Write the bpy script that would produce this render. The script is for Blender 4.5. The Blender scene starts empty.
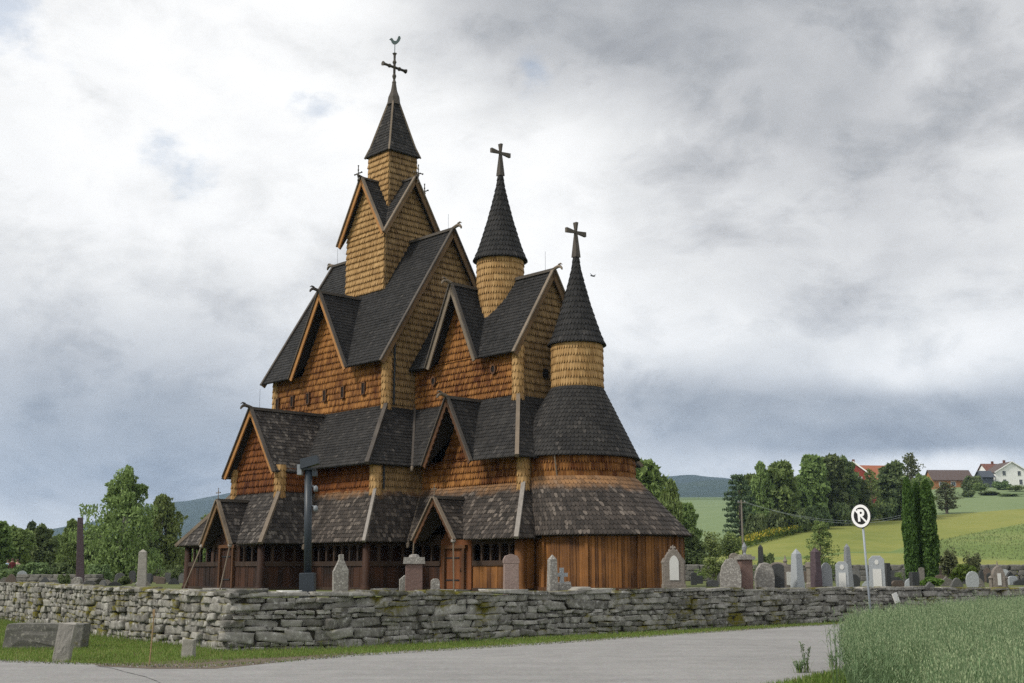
import bpy, bmesh, math, random
import numpy as np
from mathutils import Vector, Matrix, noise
R = math.radians
sc = bpy.context.scene
COL = sc.collection
random.seed(7)
rng = np.random.default_rng(11)

# ------------------------------------------------------------------ camera
FPX, HOR, CAMZ = 1200.0, 572.0, 1.8
PITCH = math.atan((HOR - 341.5) / FPX)
cam = bpy.data.cameras.new('camera'); cam_o = bpy.data.objects.new('camera', cam); COL.objects.link(cam_o)
cam_o.location = (0, 0, CAMZ); cam_o.rotation_euler = (math.pi / 2 + PITCH, 0, 0)
cam.sensor_width = 36; cam.lens = 36 * FPX / 1024; cam.clip_start = .1; cam.clip_end = 20000
sc.camera = cam_o
sc.view_settings.view_transform = 'Standard'; sc.view_settings.look = 'None'
sc.view_settings.exposure = 0.08; sc.view_settings.gamma = 1
sc.render.engine = 'CYCLES'
sc.cycles.max_bounces = 6; sc.cycles.volume_bounces = 0; sc.cycles.use_denoising = False
SUN_EL, SUN_AZ = R(42), R(-115)      # azimuth measured from +Y clockwise (behind left of the view)
SUN_DIR = Vector((math.sin(SUN_AZ) * math.cos(SUN_EL), math.cos(SUN_AZ) * math.cos(SUN_EL), math.sin(SUN_EL)))
SUN_STRENGTH = 3.0
CLOUD_GAIN = 1.17

def ray(px, py):
    x = (px - 512) / FPX; u = (341.5 - py) / FPX
    cp, sp = math.cos(PITCH), math.sin(PITCH)
    return Vector((x, cp - u * sp, sp + u * cp))
def at(px, py, depth):                 # point seen at a pixel, depth metres ahead
    d = ray(px, py); return Vector((0, 0, CAMZ)) + d * (depth / d.y)
def onz(px, py, z=0.0):                # point of the plane z seen at a pixel
    d = ray(px, py); return Vector((0, 0, CAMZ)) + d * ((z - CAMZ) / d.z)

def zat(py, depth): d = ray(512, py); return CAMZ + depth * d.z / d.y          # height seen at a pixel row
def ypix(z, depth):
    cp, sp = math.cos(PITCH), math.sin(PITCH); return 341.5 - FPX * (-depth * sp + (z - CAMZ) * cp) / (depth * cp + (z - CAMZ) * sp)

# ------------------------------------------------------------------ node helper
class NT:
    def __init__(s, tree): s.t = tree; s.n = tree.nodes; s.l = tree.links; s.n.clear()
    def add(s, typ, ins=None, **kw):
        n = s.n.new(typ)
        for k, v in kw.items(): setattr(n, k, v)
        for k, v in (ins or {}).items():
            sock = n.inputs[k]
            if hasattr(v, 'is_linked') or isinstance(v, bpy.types.NodeSocket): s.l.new(v, sock)
            elif isinstance(v, bpy.types.Node): s.l.new(v.outputs[0], sock)
            else: sock.default_value = v
        return n
    def math(s, op, a, b=0.0, c=None, clamp=False):
        i = {0: a, 1: b}
        if c is not None: i[2] = c
        n = s.add('ShaderNodeMath', i, operation=op); n.use_clamp = clamp; return n.outputs[0]
    def vmath(s, op, a, b=(0, 0, 0), out=0):
        n = s.add('ShaderNodeVectorMath', {0: a, 1: b}, operation=op); return n.outputs[out]
    def ramp(s, f, stops, interp='LINEAR'):
        n = s.add('ShaderNodeValToRGB', {0: f}); cr = n.color_ramp; cr.interpolation = interp
        while len(cr.elements) < len(stops): cr.elements.new(.5)
        for e, (p, c) in zip(cr.elements, stops):
            e.position = p; e.color = (c if hasattr(c, '__len__') else (c, c, c)) [:3] + (1,) if hasattr(c, '__len__') else (c, c, c, 1)
        return n.outputs[0]
    def mix(s, f, a, b, mode='MIX'):
        n = s.n.new('ShaderNodeMix'); n.data_type = 'RGBA'; n.blend_type = mode
        for k, v in ((0, f), (6, a), (7, b)):
            if isinstance(v, bpy.types.NodeSocket): s.l.new(v, n.inputs[k])
            else: n.inputs[k].default_value = (tuple(v) + (1,))[:4] if hasattr(v, '__len__') else v
        return n.outputs[2]
    def noise(s, vec, scale, detail=4, rough=.55, dist=0, out=0):
        return s.add('ShaderNodeTexNoise', {'Vector': vec, 'Scale': scale, 'Detail': detail, 'Roughness': rough, 'Distortion': dist}).outputs[out]

# ------------------------------------------------------------------ world
world = bpy.data.worlds.new('World'); sc.world = world; world.use_nodes = True
w = NT(world.node_tree)
tc = w.add('ShaderNodeTexCoord').outputs['Generated']
dirv = w.vmath('NORMALIZE', tc)
sep = w.add('ShaderNodeSeparateXYZ', {0: dirv})
dz = sep.outputs[2]; dy = sep.outputs[1]
sky = w.add('ShaderNodeTexSky'); sky.sky_type = 'NISHITA'; sky.sun_disc = False
sky.sun_elevation = SUN_EL; sky.sun_rotation = SUN_AZ; sky.air_density = 1.2; sky.dust_density = 2.5
bg_sky = w.add('ShaderNodeBackground', {0: sky.outputs[0], 1: .15})
def blob(px, py, s, a, sz=1.0):
    d = ray(px, py).normalized()
    dv = w.vmath('MULTIPLY', w.vmath('SUBTRACT', dirv, tuple(d)), (1, 1, sz))
    q = w.vmath('DOT_PRODUCT', dv, dv, out=1)
    return w.math('MULTIPLY', w.math('EXPONENT', w.math('MULTIPLY', q, -1 / (s * s))), a)
stretch = w.vmath('MULTIPLY', dirv, (1.0, 1, 1.7))
warp = w.noise(stretch, 3.0, 4, .5, out=1)
wv = w.vmath('ADD', stretch, w.vmath('MULTIPLY', w.vmath('SUBTRACT', warp, (.5, .5, .5)), (.16, .16, .16)))
n1 = w.noise(wv, 3.4, 12, .56)                                   # cloud masses
n2 = w.noise(w.vmath('ADD', wv, (4.1, 2.2, 7.7)), 11.0, 12, .6)    # billows
n3 = w.noise(w.vmath('ADD', stretch, (1.1, 9.2, 3.7)), 1.6, 3, .5)
bil = w.math('ABSOLUTE', w.math('SUBTRACT', n2, .5))
B = w.math('ADD', n1, w.math('ADD', w.math('MULTIPLY', w.math('SUBTRACT', n3, .5), .35), w.math('MULTIPLY', bil, -.35)))
B = w.math('ADD', B, .02)
for a in ((700, 20, .17, -.10, 1.4), (950, 60, .15, -.15, 1.5), (470, -20, .13, -.17, 1.6), (620, 20, .12, -.14, 1.6), (800, 120, .10, -.05, 1.5),
          (1040, 425, .10, -.34, 3.2), (910, 426, .085, -.40, 3.6), (800, 424, .08, -.36, 3.4), (690, 402, .08, -.26, 2.8), (1180, 425, .14, -.34, 2.6),
          (60, 430, .15, -.24, 1.7), (200, 455, .11, -.24, 2.0), (-60, 350, .16, -.14, 1.5), (60, 330, .08, -.05, 2),
          (90, 200, .18, .13, 1.2), (250, 80, .12, .08, 1.2), (620, 300, .13, .05, 1.4), (560, 120, .07, .09, 1), (950, 340, .16, .07, 1.8),
          (900, 466, .07, .13, 4.6), (1010, 466, .08, .16, 4.6), (690, 465, .05, .07, 4)):
    B = w.math('ADD', B, blob(*a))
m1 = w.add('ShaderNodeMapRange', {'Value': B, 'From Min': .14, 'From Max': .70, 'To Min': .14, 'To Max': .86}, interpolation_type='SMOOTHSTEP').outputs[0]
fine = w.math('MULTIPLY', w.math('SUBTRACT', n2, .5), .62)
Bc = w.math('ADD', m1, fine, clamp=True)
ccol = w.ramp(Bc, [(0, (.27, .28, .30)), (.14, (.37, .38, .395)), (.30, (.485, .49, .50)), (.48, (.60, .605, .61)), (.66, (.715, .718, .715)), (.82, (.83, .83, .825)), (1, (.93, .93, .92))])
low = w.add('ShaderNodeMapRange', {'Value': dz, 'From Min': .06, 'From Max': .26, 'To Min': 1.0, 'To Max': 0.0}, interpolation_type='SMOOTHSTEP').outputs[0]
ccol = w.mix(w.math('MULTIPLY', low, w.math('SUBTRACT', 1.05, Bc, clamp=True)), ccol, (.80, .90, 1.02), 'MULTIPLY')
up = w.math('MULTIPLY', w.math('SMOOTH_MIN', w.math('MAXIMUM', w.math('SUBTRACT', dz, .5), 0), .5, .1), 0.9)
back = w.math('MULTIPLY', w.math('MAXIMUM', w.math('MULTIPLY', dy, -1), 0), .25)
gain = w.math('MULTIPLY', w.math('ADD', w.math('ADD', up, back), 1.0), CLOUD_GAIN)
bg_cl = w.add('ShaderNodeBackground', {0: ccol, 1: gain})
hole = w.math('ADD', w.math('ADD', blob(178, 165, .045, .50, 1.2), blob(302, 103, .05, .45, 2.2)), w.math('ADD', blob(535, 78, .028, .55), blob(5, 12, .06, .55)))
hn = w.noise(w.vmath('ADD', stretch, (2, 5, 8)), 14, 8, .6)
hole = w.add('ShaderNodeMapRange', {'Value': w.math('ADD', hole, w.math('MULTIPLY', w.math('SUBTRACT', hn, .5), 1.3)), 'From Min': .28, 'From Max': .62, 'To Max': .46}, interpolation_type='SMOOTHSTEP').outputs[0]
gnd = w.math('LESS_THAN', dz, -.02)
mx = w.add('ShaderNodeMixShader', {0: hole, 1: bg_cl.outputs[0], 2: bg_sky.outputs[0]})
w.add('ShaderNodeOutputWorld', {0: mx.outputs[0]})

sun = bpy.data.lights.new('sun', 'SUN'); sun.energy = SUN_STRENGTH; sun.angle = R(11); sun.color = (1, .94, .85)
sun_o = bpy.data.objects.new('sun', sun); COL.objects.link(sun_o)
sun_o.rotation_euler = (-SUN_DIR).to_track_quat('-Z', 'Y').to_euler()

# ------------------------------------------------------------------ objects
def tag(o, label=None, cat=None, group=None, kind=None):
    if label: o['label'] = label
    if cat: o['category'] = cat
    if group: o['group'] = group
    if kind: o['kind'] = kind
    return o
def empty(name, loc=(0, 0, 0), rz=0, label=None, cat=None, group=None):
    o = bpy.data.objects.new(name, None); COL.objects.link(o); o.location = loc; o.rotation_euler = (0, 0, rz)
    o.empty_display_size = .2
    return tag(o, label, cat, group)
def copy_tree(o, parent=None):
    c = o.copy(); COL.objects.link(c); c.parent = parent
    for ch in [x for x in bpy.data.objects if x.parent == o]: copy_tree(ch, c)
    return c
class MB:
    def __init__(s, off=(0, 0, 0)): s.v = []; s.f = []; s.m = []; s.off = Vector(off)
    def face(s, pts, mi=0):
        b = len(s.v); s.v.extend(tuple(Vector(p) + s.off) for p in pts); s.f.append(tuple(range(b, b + len(pts)))); s.m.append(mi)
    def raw(s, pts, faces, mi=0):
        b = len(s.v); s.v.extend(tuple(Vector(p) + s.off) for p in pts)
        for f in faces: s.f.append(tuple(b + i for i in f)); s.m.append(mi)
    def box(s, lo, hi, mi=0, taper=1.0):
        x0, y0, z0 = lo; x1, y1, z1 = hi; cx, cy = (x0 + x1) / 2, (y0 + y1) / 2
        P = [(x, y, z0) for x, y in ((x0, y0), (x1, y0), (x1, y1), (x0, y1))] + [(cx + (x - cx) * taper, cy + (y - cy) * taper, z1) for x, y in ((x0, y0), (x1, y0), (x1, y1), (x0, y1))]
        s.raw(P, [(3, 2, 1, 0), (4, 5, 6, 7), (0, 1, 5, 4), (1, 2, 6, 5), (2, 3, 7, 6), (3, 0, 4, 7)], mi)
    def beam(s, a, b, wd, ht, up=(0, 0, 1), mi=0, taper=1.0):
        a, b = Vector(a), Vector(b); d = (b - a).normalized(); u = Vector(up); r = d.cross(u)
        if r.length < 1e-4: r = d.cross(Vector((1, 0, 0)))
        r.normalize(); u = r.cross(d).normalized(); r = r * wd / 2; u = u * ht / 2
        P = [a - r - u, a + r - u, a + r + u, a - r + u] + [b + (-r - u) * taper, b + (r - u) * taper, b + (r + u) * taper, b + (-r + u) * taper]
        s.raw(P, [(3, 2, 1, 0), (4, 5, 6, 7), (0, 1, 5, 4), (1, 2, 6, 5), (2, 3, 7, 6), (3, 0, 4, 7)], mi)
    def tube(s, pts, rad, n=8, mi=0, cap=True):
        pts = [Vector(p) for p in pts]; rad = rad if hasattr(rad, '__len__') else [rad] * len(pts)
        rings = []
        for i, p in enumerate(pts):
            d = (pts[min(i + 1, len(pts) - 1)] - pts[max(i - 1, 0)]).normalized()
            r = d.cross(Vector((0, 0, 1)));
            if r.length < 1e-3: r = d.cross(Vector((0, 1, 0)))
            r.normalize(); u = r.cross(d)
            rings.append([p + (r * math.cos(t) + u * math.sin(t)) * rad[i] for t in [2 * math.pi * k / n for k in range(n)]])
        P = [q for rg in rings for q in rg]; F = []
        for i in range(len(pts) - 1):
            for k in range(n): F.append((i * n + k, i * n + (k + 1) % n, (i + 1) * n + (k + 1) % n, (i + 1) * n + k))
        if cap: F.append(tuple(range(n))[::-1]); F.append(tuple((len(pts) - 1) * n + k for k in range(n)))
        s.raw(P, F, mi)
    def lathe(s, c, prof, n=24, mi=0):
        P = []; F = []
        for r, z in prof:
            for k in range(n):
                t = 2 * math.pi * k / n; P.append((c[0] + r * math.cos(t), c[1] + r * math.sin(t), c[2] + z))
        m = len(prof)
        for i in range(m - 1):
            for k in range(n): F.append((i * n + k, i * n + (k + 1) % n, (i + 1) * n + (k + 1) % n, (i + 1) * n + k))
        F.append(tuple(range(n))[::-1]); F.append(tuple((m - 1) * n + k for k in range(n)))
        s.raw(P, F, mi)
    def prism(s, poly, y0, y1, mi=0, M=None):       # poly in (x,z), extruded in y
        n = len(poly); P = [Vector((x, y0, z)) for x, z in poly] + [Vector((x, y1, z)) for x, z in poly]
        if M: P = [M @ p for p in P]
        s.raw(P, [tuple(range(n)), tuple(range(2 * n - 1, n - 1, -1))] + [(i, n + i, n + (i + 1) % n, (i + 1) % n) for i in range(n)], mi)
    def build(s, name, mats, parent=None, smooth=False, loc=None):
        me = bpy.data.meshes.new(name)
        if loc is not None: s.v = [tuple(Vector(p) - Vector(loc)) for p in s.v]
        me.from_pydata(s.v, [], s.f)
        for m in (mats if isinstance(mats, (list, tuple)) else [mats]): me.materials.append(m)
        if len(me.materials) > 1: me.polygons.foreach_set('material_index', s.m)
        if smooth: me.polygons.foreach_set('use_smooth', [True] * len(me.polygons))
        me.update()
        o = bpy.data.objects.new(name, me); COL.objects.link(o); o.parent = parent
        if loc is not None: o.location = loc
        return o
def np_mesh(name, verts, faces_quads, mats, parent=None, smooth=False, mi=None):
    me = bpy.data.meshes.new(name); nv = len(verts); k = faces_quads.shape[1]; nf = len(faces_quads)
    me.vertices.add(nv); me.vertices.foreach_set('co', verts.astype(np.float32).ravel())
    me.loops.add(nf * k); me.loops.foreach_set('vertex_index', faces_quads.astype(np.int32).ravel())
    me.polygons.add(nf); me.polygons.foreach_set('loop_start', np.arange(0, nf * k, k, dtype=np.int32))
    me.polygons.foreach_set('loop_total', np.full(nf, k, dtype=np.int32))
    for m in (mats if isinstance(mats, (list, tuple)) else [mats]): me.materials.append(m)
    if mi is not None: me.polygons.foreach_set('material_index', np.asarray(mi, dtype=np.int32))
    if smooth: me.polygons.foreach_set('use_smooth', np.ones(nf, dtype=bool))
    me.update(calc_edges=True)
    o = bpy.data.objects.new(name, me); COL.objects.link(o); o.parent = parent
    return o

# ------------------------------------------------------------------ materials
def newmat(name):
    m = bpy.data.materials.new(name); m.use_nodes = True; t = NT(m.node_tree); return m, t
def finish(t, col, rough=.8, bump=None, bstr=.3, bdist=.02, spec=.3, transl=0):
    i = {'Base Color': col, 'Roughness': rough, 'Specular IOR Level': spec}
    if bump is not None: i['Normal'] = t.add('ShaderNodeBump', {'Height': bump, 'Strength': bstr, 'Distance': bdist}).outputs[0]
    p = t.add('ShaderNodeBsdfPrincipled', i); out = p.outputs[0]
    if transl:
        tr = t.add('ShaderNodeBsdfTranslucent', {'Color': col}).outputs[0]
        out = t.add('ShaderNodeMixShader', {0: transl, 1: out, 2: tr}).outputs[0]
    t.add('ShaderNodeOutputMaterial', {0: out})
def rnd(t): return t.add('ShaderNodeNewGeometry').outputs['Random Per Island']
def obc(t): return t.add('ShaderNodeTexCoord').outputs['Object']
def mat_plain(name, c, rough=.7, var=.25, scale=8, spec=.3, metal=0, bump=.2):
    m, t = newmat(name); v = obc(t); n = t.noise(v, scale, 6, .6)
    col = t.mix(n, tuple(x * (1 - var) for x in c), tuple(min(1, x * (1 + var)) for x in c))
    i = t.noise(v, scale * 4, 4, .6)
    nb = t.add('ShaderNodeBump', {'Height': i, 'Strength': bump, 'Distance': .02}).outputs[0]
    p = t.add('ShaderNodeBsdfPrincipled', {'Base Color': col, 'Roughness': rough, 'Specular IOR Level': spec, 'Metallic': metal, 'Normal': nb})
    t.add('ShaderNodeOutputMaterial', {0: p.outputs[0]}); return m
def mat_shingle(name, dark, light, accent=None, amt=.0, scale=.5, top=None, rough=.75, con=1.0):
    """tarred wooden shingles: a tone of its own for each, patches of weathering"""
    m, t = newmat(name); v = obc(t); r = rnd(t)
    n = t.noise(v, scale, 5, .6); f = t.math('ADD', t.math('MULTIPLY', r, .55), t.math('MULTIPLY', t.math('SUBTRACT', n, .28 + (con - 1) * .12), con), clamp=True)
    col = t.mix(f, dark, light)
    grain = t.noise(t.vmath('MULTIPLY', v, (14, 14, 2.5)), 2.0, 4, .6)
    col = t.mix(t.math('MULTIPLY', grain, .55), col, tuple(x * .45 for x in dark), 'MIX')
    if accent:
        n2 = t.noise(t.vmath('MULTIPLY', t.vmath('ADD', v, (7.3, 1.7, 3.1)), (1.6, 1.6, .5)), scale * 1.6, 5, .7)
        r2 = t.math('FRACT', t.math('MULTIPLY', r, 57.3))
        k = t.math('MULTIPLY', t.math('ADD', t.math('MULTIPLY', t.math('SUBTRACT', n2, .5), 1.3), t.math('SUBTRACT', t.math('ADD', r2, amt), .9)), 1.4, clamp=True)
        k = t.math('MULTIPLY', k, t.math('ADD', t.math('MULTIPLY', r2, .6), .35))
        col = t.mix(k, col, accent)
    if top:
        zz, c2 = top; z = t.add('ShaderNodeSeparateXYZ', {0: v}).outputs[2]
        k = t.math('MULTIPLY', t.math('SUBTRACT', t.math('ADD', z, t.math('MULTIPLY', t.noise(v, 1.1, 4, .6), .9)), zz + .45), 2.5, clamp=True)
        col = t.mix(t.math('MULTIPLY', k, t.math('ADD', t.math('MULTIPLY', r, .5), .5)), col, c2)
    finish(t, col, rough, grain, .35, .01, .12); return m
def mat_wood(name, c1, c2, grain_axis=(18, 18, 1.2), rough=.75, isl=.6):
    m, t = newmat(name); v = obc(t); r = rnd(t)
    g = t.noise(t.vmath('MULTIPLY', v, grain_axis), 1.5, 5, .65)
    big = t.noise(v, .9, 3, .5)
    f = t.math('ADD', t.math('MULTIPLY', r, isl), t.math('ADD', t.math('MULTIPLY', t.math('SUBTRACT', g, .5), 1.0), t.math('MULTIPLY', t.math('SUBTRACT', big, .4), 1.2)), clamp=True)
    col = t.mix(f, c1, c2); finish(t, col, rough, g, .4, .01, .25); return m

M = {}
M['roof_up'] = mat_shingle('tarred_roof_shingle', (.014, .014, .014), (.043, .041, .040), (.12, .108, .098), -.04, .9)
M['roof_mid'] = mat_shingle('weathered_roof_shingle', (.015, .0145, .0145), (.050, .047, .044), (.15, .132, .117), .02, .9)
M['roof_low'] = mat_shingle('grey_brown_roof_shingle', (.020, .018, .016), (.085, .070, .060), (.22, .185, .155), .20, .9, top=(3.95, (.24, .13, .06)))
M['roof_bay'] = mat_shingle('silver_grey_roof_shingle', (.019, .017, .016), (.075, .066, .059), (.22, .195, .17), .18, 1.0)
M['wall_gold'] = mat_shingle('golden_wall_shingle', (.26, .145, .052), (.54, .35, .16), (.10, .05, .02), .05, .5)
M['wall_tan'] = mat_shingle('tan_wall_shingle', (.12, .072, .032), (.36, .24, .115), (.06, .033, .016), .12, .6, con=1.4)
M['wall_orange'] = mat_shingle('orange_wall_shingle', (.085, .028, .008), (.43, .20, .058), (.05, .018, .008), .15, .5, con=2.2)
M['wall_red'] = mat_shingle('red_brown_shaded_wall_shingle', (.06, .018, .006), (.27, .10, .027), (.03, .011, .006), .15, .6, con=1.9)  # tarred red-brown, with shade under the eaves darkened into the colour
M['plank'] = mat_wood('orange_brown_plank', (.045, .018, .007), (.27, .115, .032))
M['plank_dark'] = mat_wood('dark_brown_shaded_plank', (.012, .007, .005), (.058, .024, .012))  # dark wood; on the galleries the shade under the roofs is in the colour
M['plank_door'] = mat_wood('red_brown_door_plank', (.07, .025, .010), (.20, .075, .026))
M['timber'] = mat_wood('dark_timber', (.016, .011, .009), (.060, .036, .023))
M['post'] = mat_wood('tarred_post', (.035, .017, .009), (.12, .054, .022))
M['trim_gold'] = mat_wood('golden_trim', (.24, .11, .035), (.38, .19, .065), (6, 6, 6))
M['trim_brown'] = mat_wood('brown_trim', (.07, .042, .022), (.19, .115, .055), (6, 6, 6))
M['trim_grey'] = mat_wood('grey_trim', (.09, .072, .054), (.22, .175, .13), (6, 6, 6))
M['trim_dark'] = mat_wood('dark_trim', (.035, .03, .027), (.10, .085, .07), (6, 6, 6))
M['trim_silver'] = mat_wood('silver_trim', (.14, .125, .11), (.34, .31, .28), (6, 6, 6))
M['black'] = mat_plain('recess_shadow_black', (.008, .006, .005), .9)  # flat black painted as the shadow of window recesses that are not cut
M['iron'] = mat_plain('dark_iron', (.03, .035, .04), .5, metal=.5)
M['copper'] = mat_plain('verdigris_copper', (.06, .09, .09), .6)

# ------------------------------------------------------------------ stave church
P = dict(tw=1.6, tow=1.9, tpz=19.74, tez=16.58, tgo=1.95, lw=.89, lo=1.04, lez=21.31, lap=25.0, ltop=27.08,
 ne=4.64, nn=3.60, nez=9.45, nov=.58, nrz=16.35, ngo=.33, nwb=7.49, ndw=2.34, ndz=13.39, ndx=-.09, ndo=.64, nwn=-4.78,
 ce=11.62, cn=1.94, cez=9.15, cov=.45, crz=13.02, cgo=.22, cwb=7.38, cdx=7.83, cdw=1.65, cdo=.32, cdz=12.68,
 t1e=8.36, t1r=1.07, t1ez=14.14, t1er=1.17, t1ap=18.29, t1top=19.82, t2e=13.21, t2r=1.09, t2ez=9.50, t2er=1.15, t2ap=13.40, t2top=14.92, t2b=7.61,
 n2e=6.48, n2s=5.47, n2ez=4.53, n2oe=6.80, n2os=6.20, n2wb=3.52, c2e=12.98, c2s=2.93, c2ez=4.54, c2oe=13.46, c2os=3.77, c2wb=3.57,
 c2dx=9.24, c2dw=1.51, c2dz=7.25, c2do=3.51, b2w=-2.04, b2e=1.89, b2s=7.32, b2gz=7.33, b2ez=4.39, b2ow=-2.19, b2oe=2.02, b2os=7.79, b2wb=3.53,
 n1e=6.95, n1s=6.23, n1ez=1.24, n1oe=7.37, n1os=6.68, c1e=13.52, c1s=3.68, c1ez=1.30, c1oe=14.07, c1os=4.38,
 b1w=-4.02, b1e=2.38, b1s=8.46, b1oe=2.92, b1ow=-4.45, b1os=8.85, b1ez=1.21, p1x=-.32, p1w=1.24, p1s=9.14, p1z=3.09, q1x=9.69, q1w=1.26, q1s=4.90, q1z=2.96)
TH = .8179
church = empty('stave_church', (-6.26, 60, 1.0), -TH, 'tall dark-roofed wooden stave church with many stepped gables and three turrets behind the stone wall', 'church')
OFF = (0, 0, .8)                         # fit heights are measured from the eye; the base stands at -.8
def cmb(): return MB(OFF)
V3 = Vector
GZ = -.8

def spans(poly, v):
    xs = []
    n = len(poly)
    for i in range(n):
        (a, b), (c, d) = poly[i], poly[(i + 1) % n]
        if (b <= v < d) or (d <= v < b): xs.append(a + (c - a) * (v - b) / (d - b))
    return (min(xs), max(xs)) if len(xs) >= 2 else None
def shingle_face(mb, pts, expo, wd, tilt, hint=None, plate=.07, row0=0.0):
    """pts: convex polygon, first edge is the course direction; real overlapping shingles on a solid plate"""
    pts = [V3(p) for p in pts]; o = pts[0]; U = (pts[1] - pts[0]).normalized()
    N = None
    for i in range(2, len(pts)):
        c = U.cross(pts[i] - o)
        if c.length > 1e-4: N = c.normalized(); break
    Vv = N.cross(U)
    hint = V3(hint) if hint is not None else V3((0, 0, 1))
    if N.dot(hint) < 0: N = -N
    poly = [((p - o).dot(U), (p - o).dot(Vv)) for p in pts]
    if max(q[1] for q in poly) < 1e-3 or sum(q[1] for q in poly) < 0: Vv = -Vv; poly = [(a, -b) for a, b in poly]
    L = max(q[1] for q in poly)
    def S(u, v, h): return o + U * u + Vv * v + N * h
    # plate
    n = len(poly); top = [S(a, b, 0) for a, b in poly]; bot = [S(a, b, -plate) for a, b in poly]
    mb.raw(top + bot, [tuple(range(n)), tuple(range(2 * n - 1, n - 1, -1))] + [(i, n + i, n + (i + 1) % n, (i + 1) % n) for i in range(n)])
    rows = int(L / expo) + 1
    for i in range(rows):
        vb = i * expo - row0; vt = vb + expo * 1.12
        if vt > L: vt = L - .002
        if vb < -.02: vb = -.02
        if vt - vb < expo * .25: continue
        a = spans(poly, max(vb, .002)); b = spans(poly, vt - .001)
        if a is None and b is None: continue
        a = a or b; b = b or a
        lo, hi = min(a[0], b[0]), max(a[1], b[1])
        def cl(u, v):
            k = min(1, max(0, (v - vb) / (vt - vb))); x0 = a[0] + (b[0] - a[0]) * k; x1 = a[1] + (b[1] - a[1]) * k
            return min(max(u, x0), x1)
        u = lo - (wd * .5 if i % 2 else 0) - random.random() * wd * .15
        rowh = random.uniform(-.004, .006)
        while u < hi:
            ww = wd * random.uniform(.94, 1.06); u1 = u + ww * .965
            jv = random.uniform(-.012, .012); h = tilt * random.uniform(.8, 1.25) + rowh; e = vt - vb
            rel = ((0, .42), (.22, .14), (.5, 0), (.78, .14), (1, .42)) if wd < .14 else ((0, .26), (.22, .08), (.5, 0), (.78, .08), (1, .26))
            bt = []
            for fu, fv in rel:
                vv = vb + e * fv + jv; uu = cl(u + (u1 - u) * fu, vv); bt.append((uu, vv))
            if bt[-1][0] - bt[0][0] > wd * .18 or cl(u1, vt) - cl(u, vt) > wd * .3:
                tl, tr = cl(u, vt), cl(u1, vt)
                k = [h * (1 - .95 * (q[1] - vb) / e) for q in bt]
                F = [S(x, y, hh) for (x, y), hh in zip(bt, k)] + [S(tr, vt, .004), S(tl, vt, .004)]
                G = [S(x, y, -.001) for (x, y) in bt]
                mb.raw(F + G, [(0, 1, 2, 3, 4, 5, 6), (7, 8, 1, 0), (8, 9, 2, 1), (9, 10, 3, 2), (10, 11, 4, 3), (7, 0, 6), (11, 5, 4)])
            u += ww
def shingle_loft(mb, prof, expo, wd, tilt, a0=0, a1=2 * math.pi, plate=True):
    """prof: list of (cx, cy, r, z) from bottom to top; shingles round it"""
    seg = []; L = 0
    for p, q in zip(prof[:-1], prof[1:]):
        l = math.hypot(q[2] - p[2], q[3] - p[3]); seg.append((L, l, p, q)); L += l
    def at_(t, v, h):
        v = min(max(v, 0), L - 1e-5)
        for s0, l, p, q in seg:
            if v <= s0 + l: break
        k = (v - s0) / l; cx, cy, r, z = [p[i] + (q[i] - p[i]) * k for i in range(4)]
        dr, dzz = (q[2] - p[2]) / l, (q[3] - p[3]) / l
        return V3((cx + (r + h * dzz) * math.cos(t), cy + (r + h * dzz) * math.sin(t), z - h * dr)), r
    n = 48; Pp = []; F = []
    for j, (cx, cy, r, z) in enumerate(prof):
        for k in range(n): Pp.append((cx + r * math.cos(2 * math.pi * k / n), cy + r * math.sin(2 * math.pi * k / n), z))
    for j in range(len(prof) - 1):
        for k in range(n): F.append((j * n + k, j * n + (k + 1) % n, (j + 1) * n + (k + 1) % n, (j + 1) * n + k))
    F.append(tuple(range(n))[::-1]); F.append(tuple((len(prof) - 1) * n + k for k in range(n)))
    mb.raw(Pp, F)
    rows = int(L / expo + .5); expo = L / rows
    for i in range(rows):
        vb = i * expo; vt = min(L, vb + expo * 1.12)
        r = at_(0, vb, 0)[1]; cnt = max(8, int((a1 - a0) * r / wd)); da = (a1 - a0) / cnt; ph = random.random() * da
        for k in range(cnt):
            t0 = a0 + ph + k * da; t1 = t0 + da * .94; h = tilt * random.uniform(.8, 1.25); jv = random.uniform(-.01, .015); e = vt - vb
            bt = [(t0 + (t1 - t0) * fu, vb + e * fv + jv) for fu, fv in ((0, .40), (.22, .13), (.5, 0), (.78, .13), (1, .40))]
            Fp = [at_(t, v, h * (1 - .95 * (v - vb) / e))[0] for t, v in bt] + [at_(t1, vt, .004)[0], at_(t0, vt, .004)[0]]
            G = [at_(t, v, -.001)[0] for t, v in bt]
            mb.raw(Fp + G, [(0, 1, 2, 3, 4, 5, 6), (7, 8, 1, 0), (8, 9, 2, 1), (9, 10, 3, 2), (10, 11, 4, 3), (7, 0, 6), (11, 5, 4)])
RE, RW, RT = .19, .145, .026          # roof shingle exposure, width, tilt
WE, WW, WT = .30, .115, .085         # wall shingles
def roof(pts, mat, parent=None, name='roof', e=RE, wd=RW, t=RT, hint=(0, 0, 1)):
    mb = cmb(); shingle_face(mb, pts, e, wd, t, hint); return mb.build(name, M[mat], parent or church)
def wall(pts, mat, hint, parent=None, name='wall', e=WE, wd=WW, t=WT):
    mb = cmb(); shingle_face(mb, pts, e, wd, t, hint, .1); return mb.build(name, M[mat], parent or church)
def bar(a, b, wd, ht, mat, name, up=(0, 0, 1), parent=None, jag=None):
    mb = cmb(); mb.beam(a, b, wd, ht, up); return mb.build(name, M[mat], parent or church)
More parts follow.
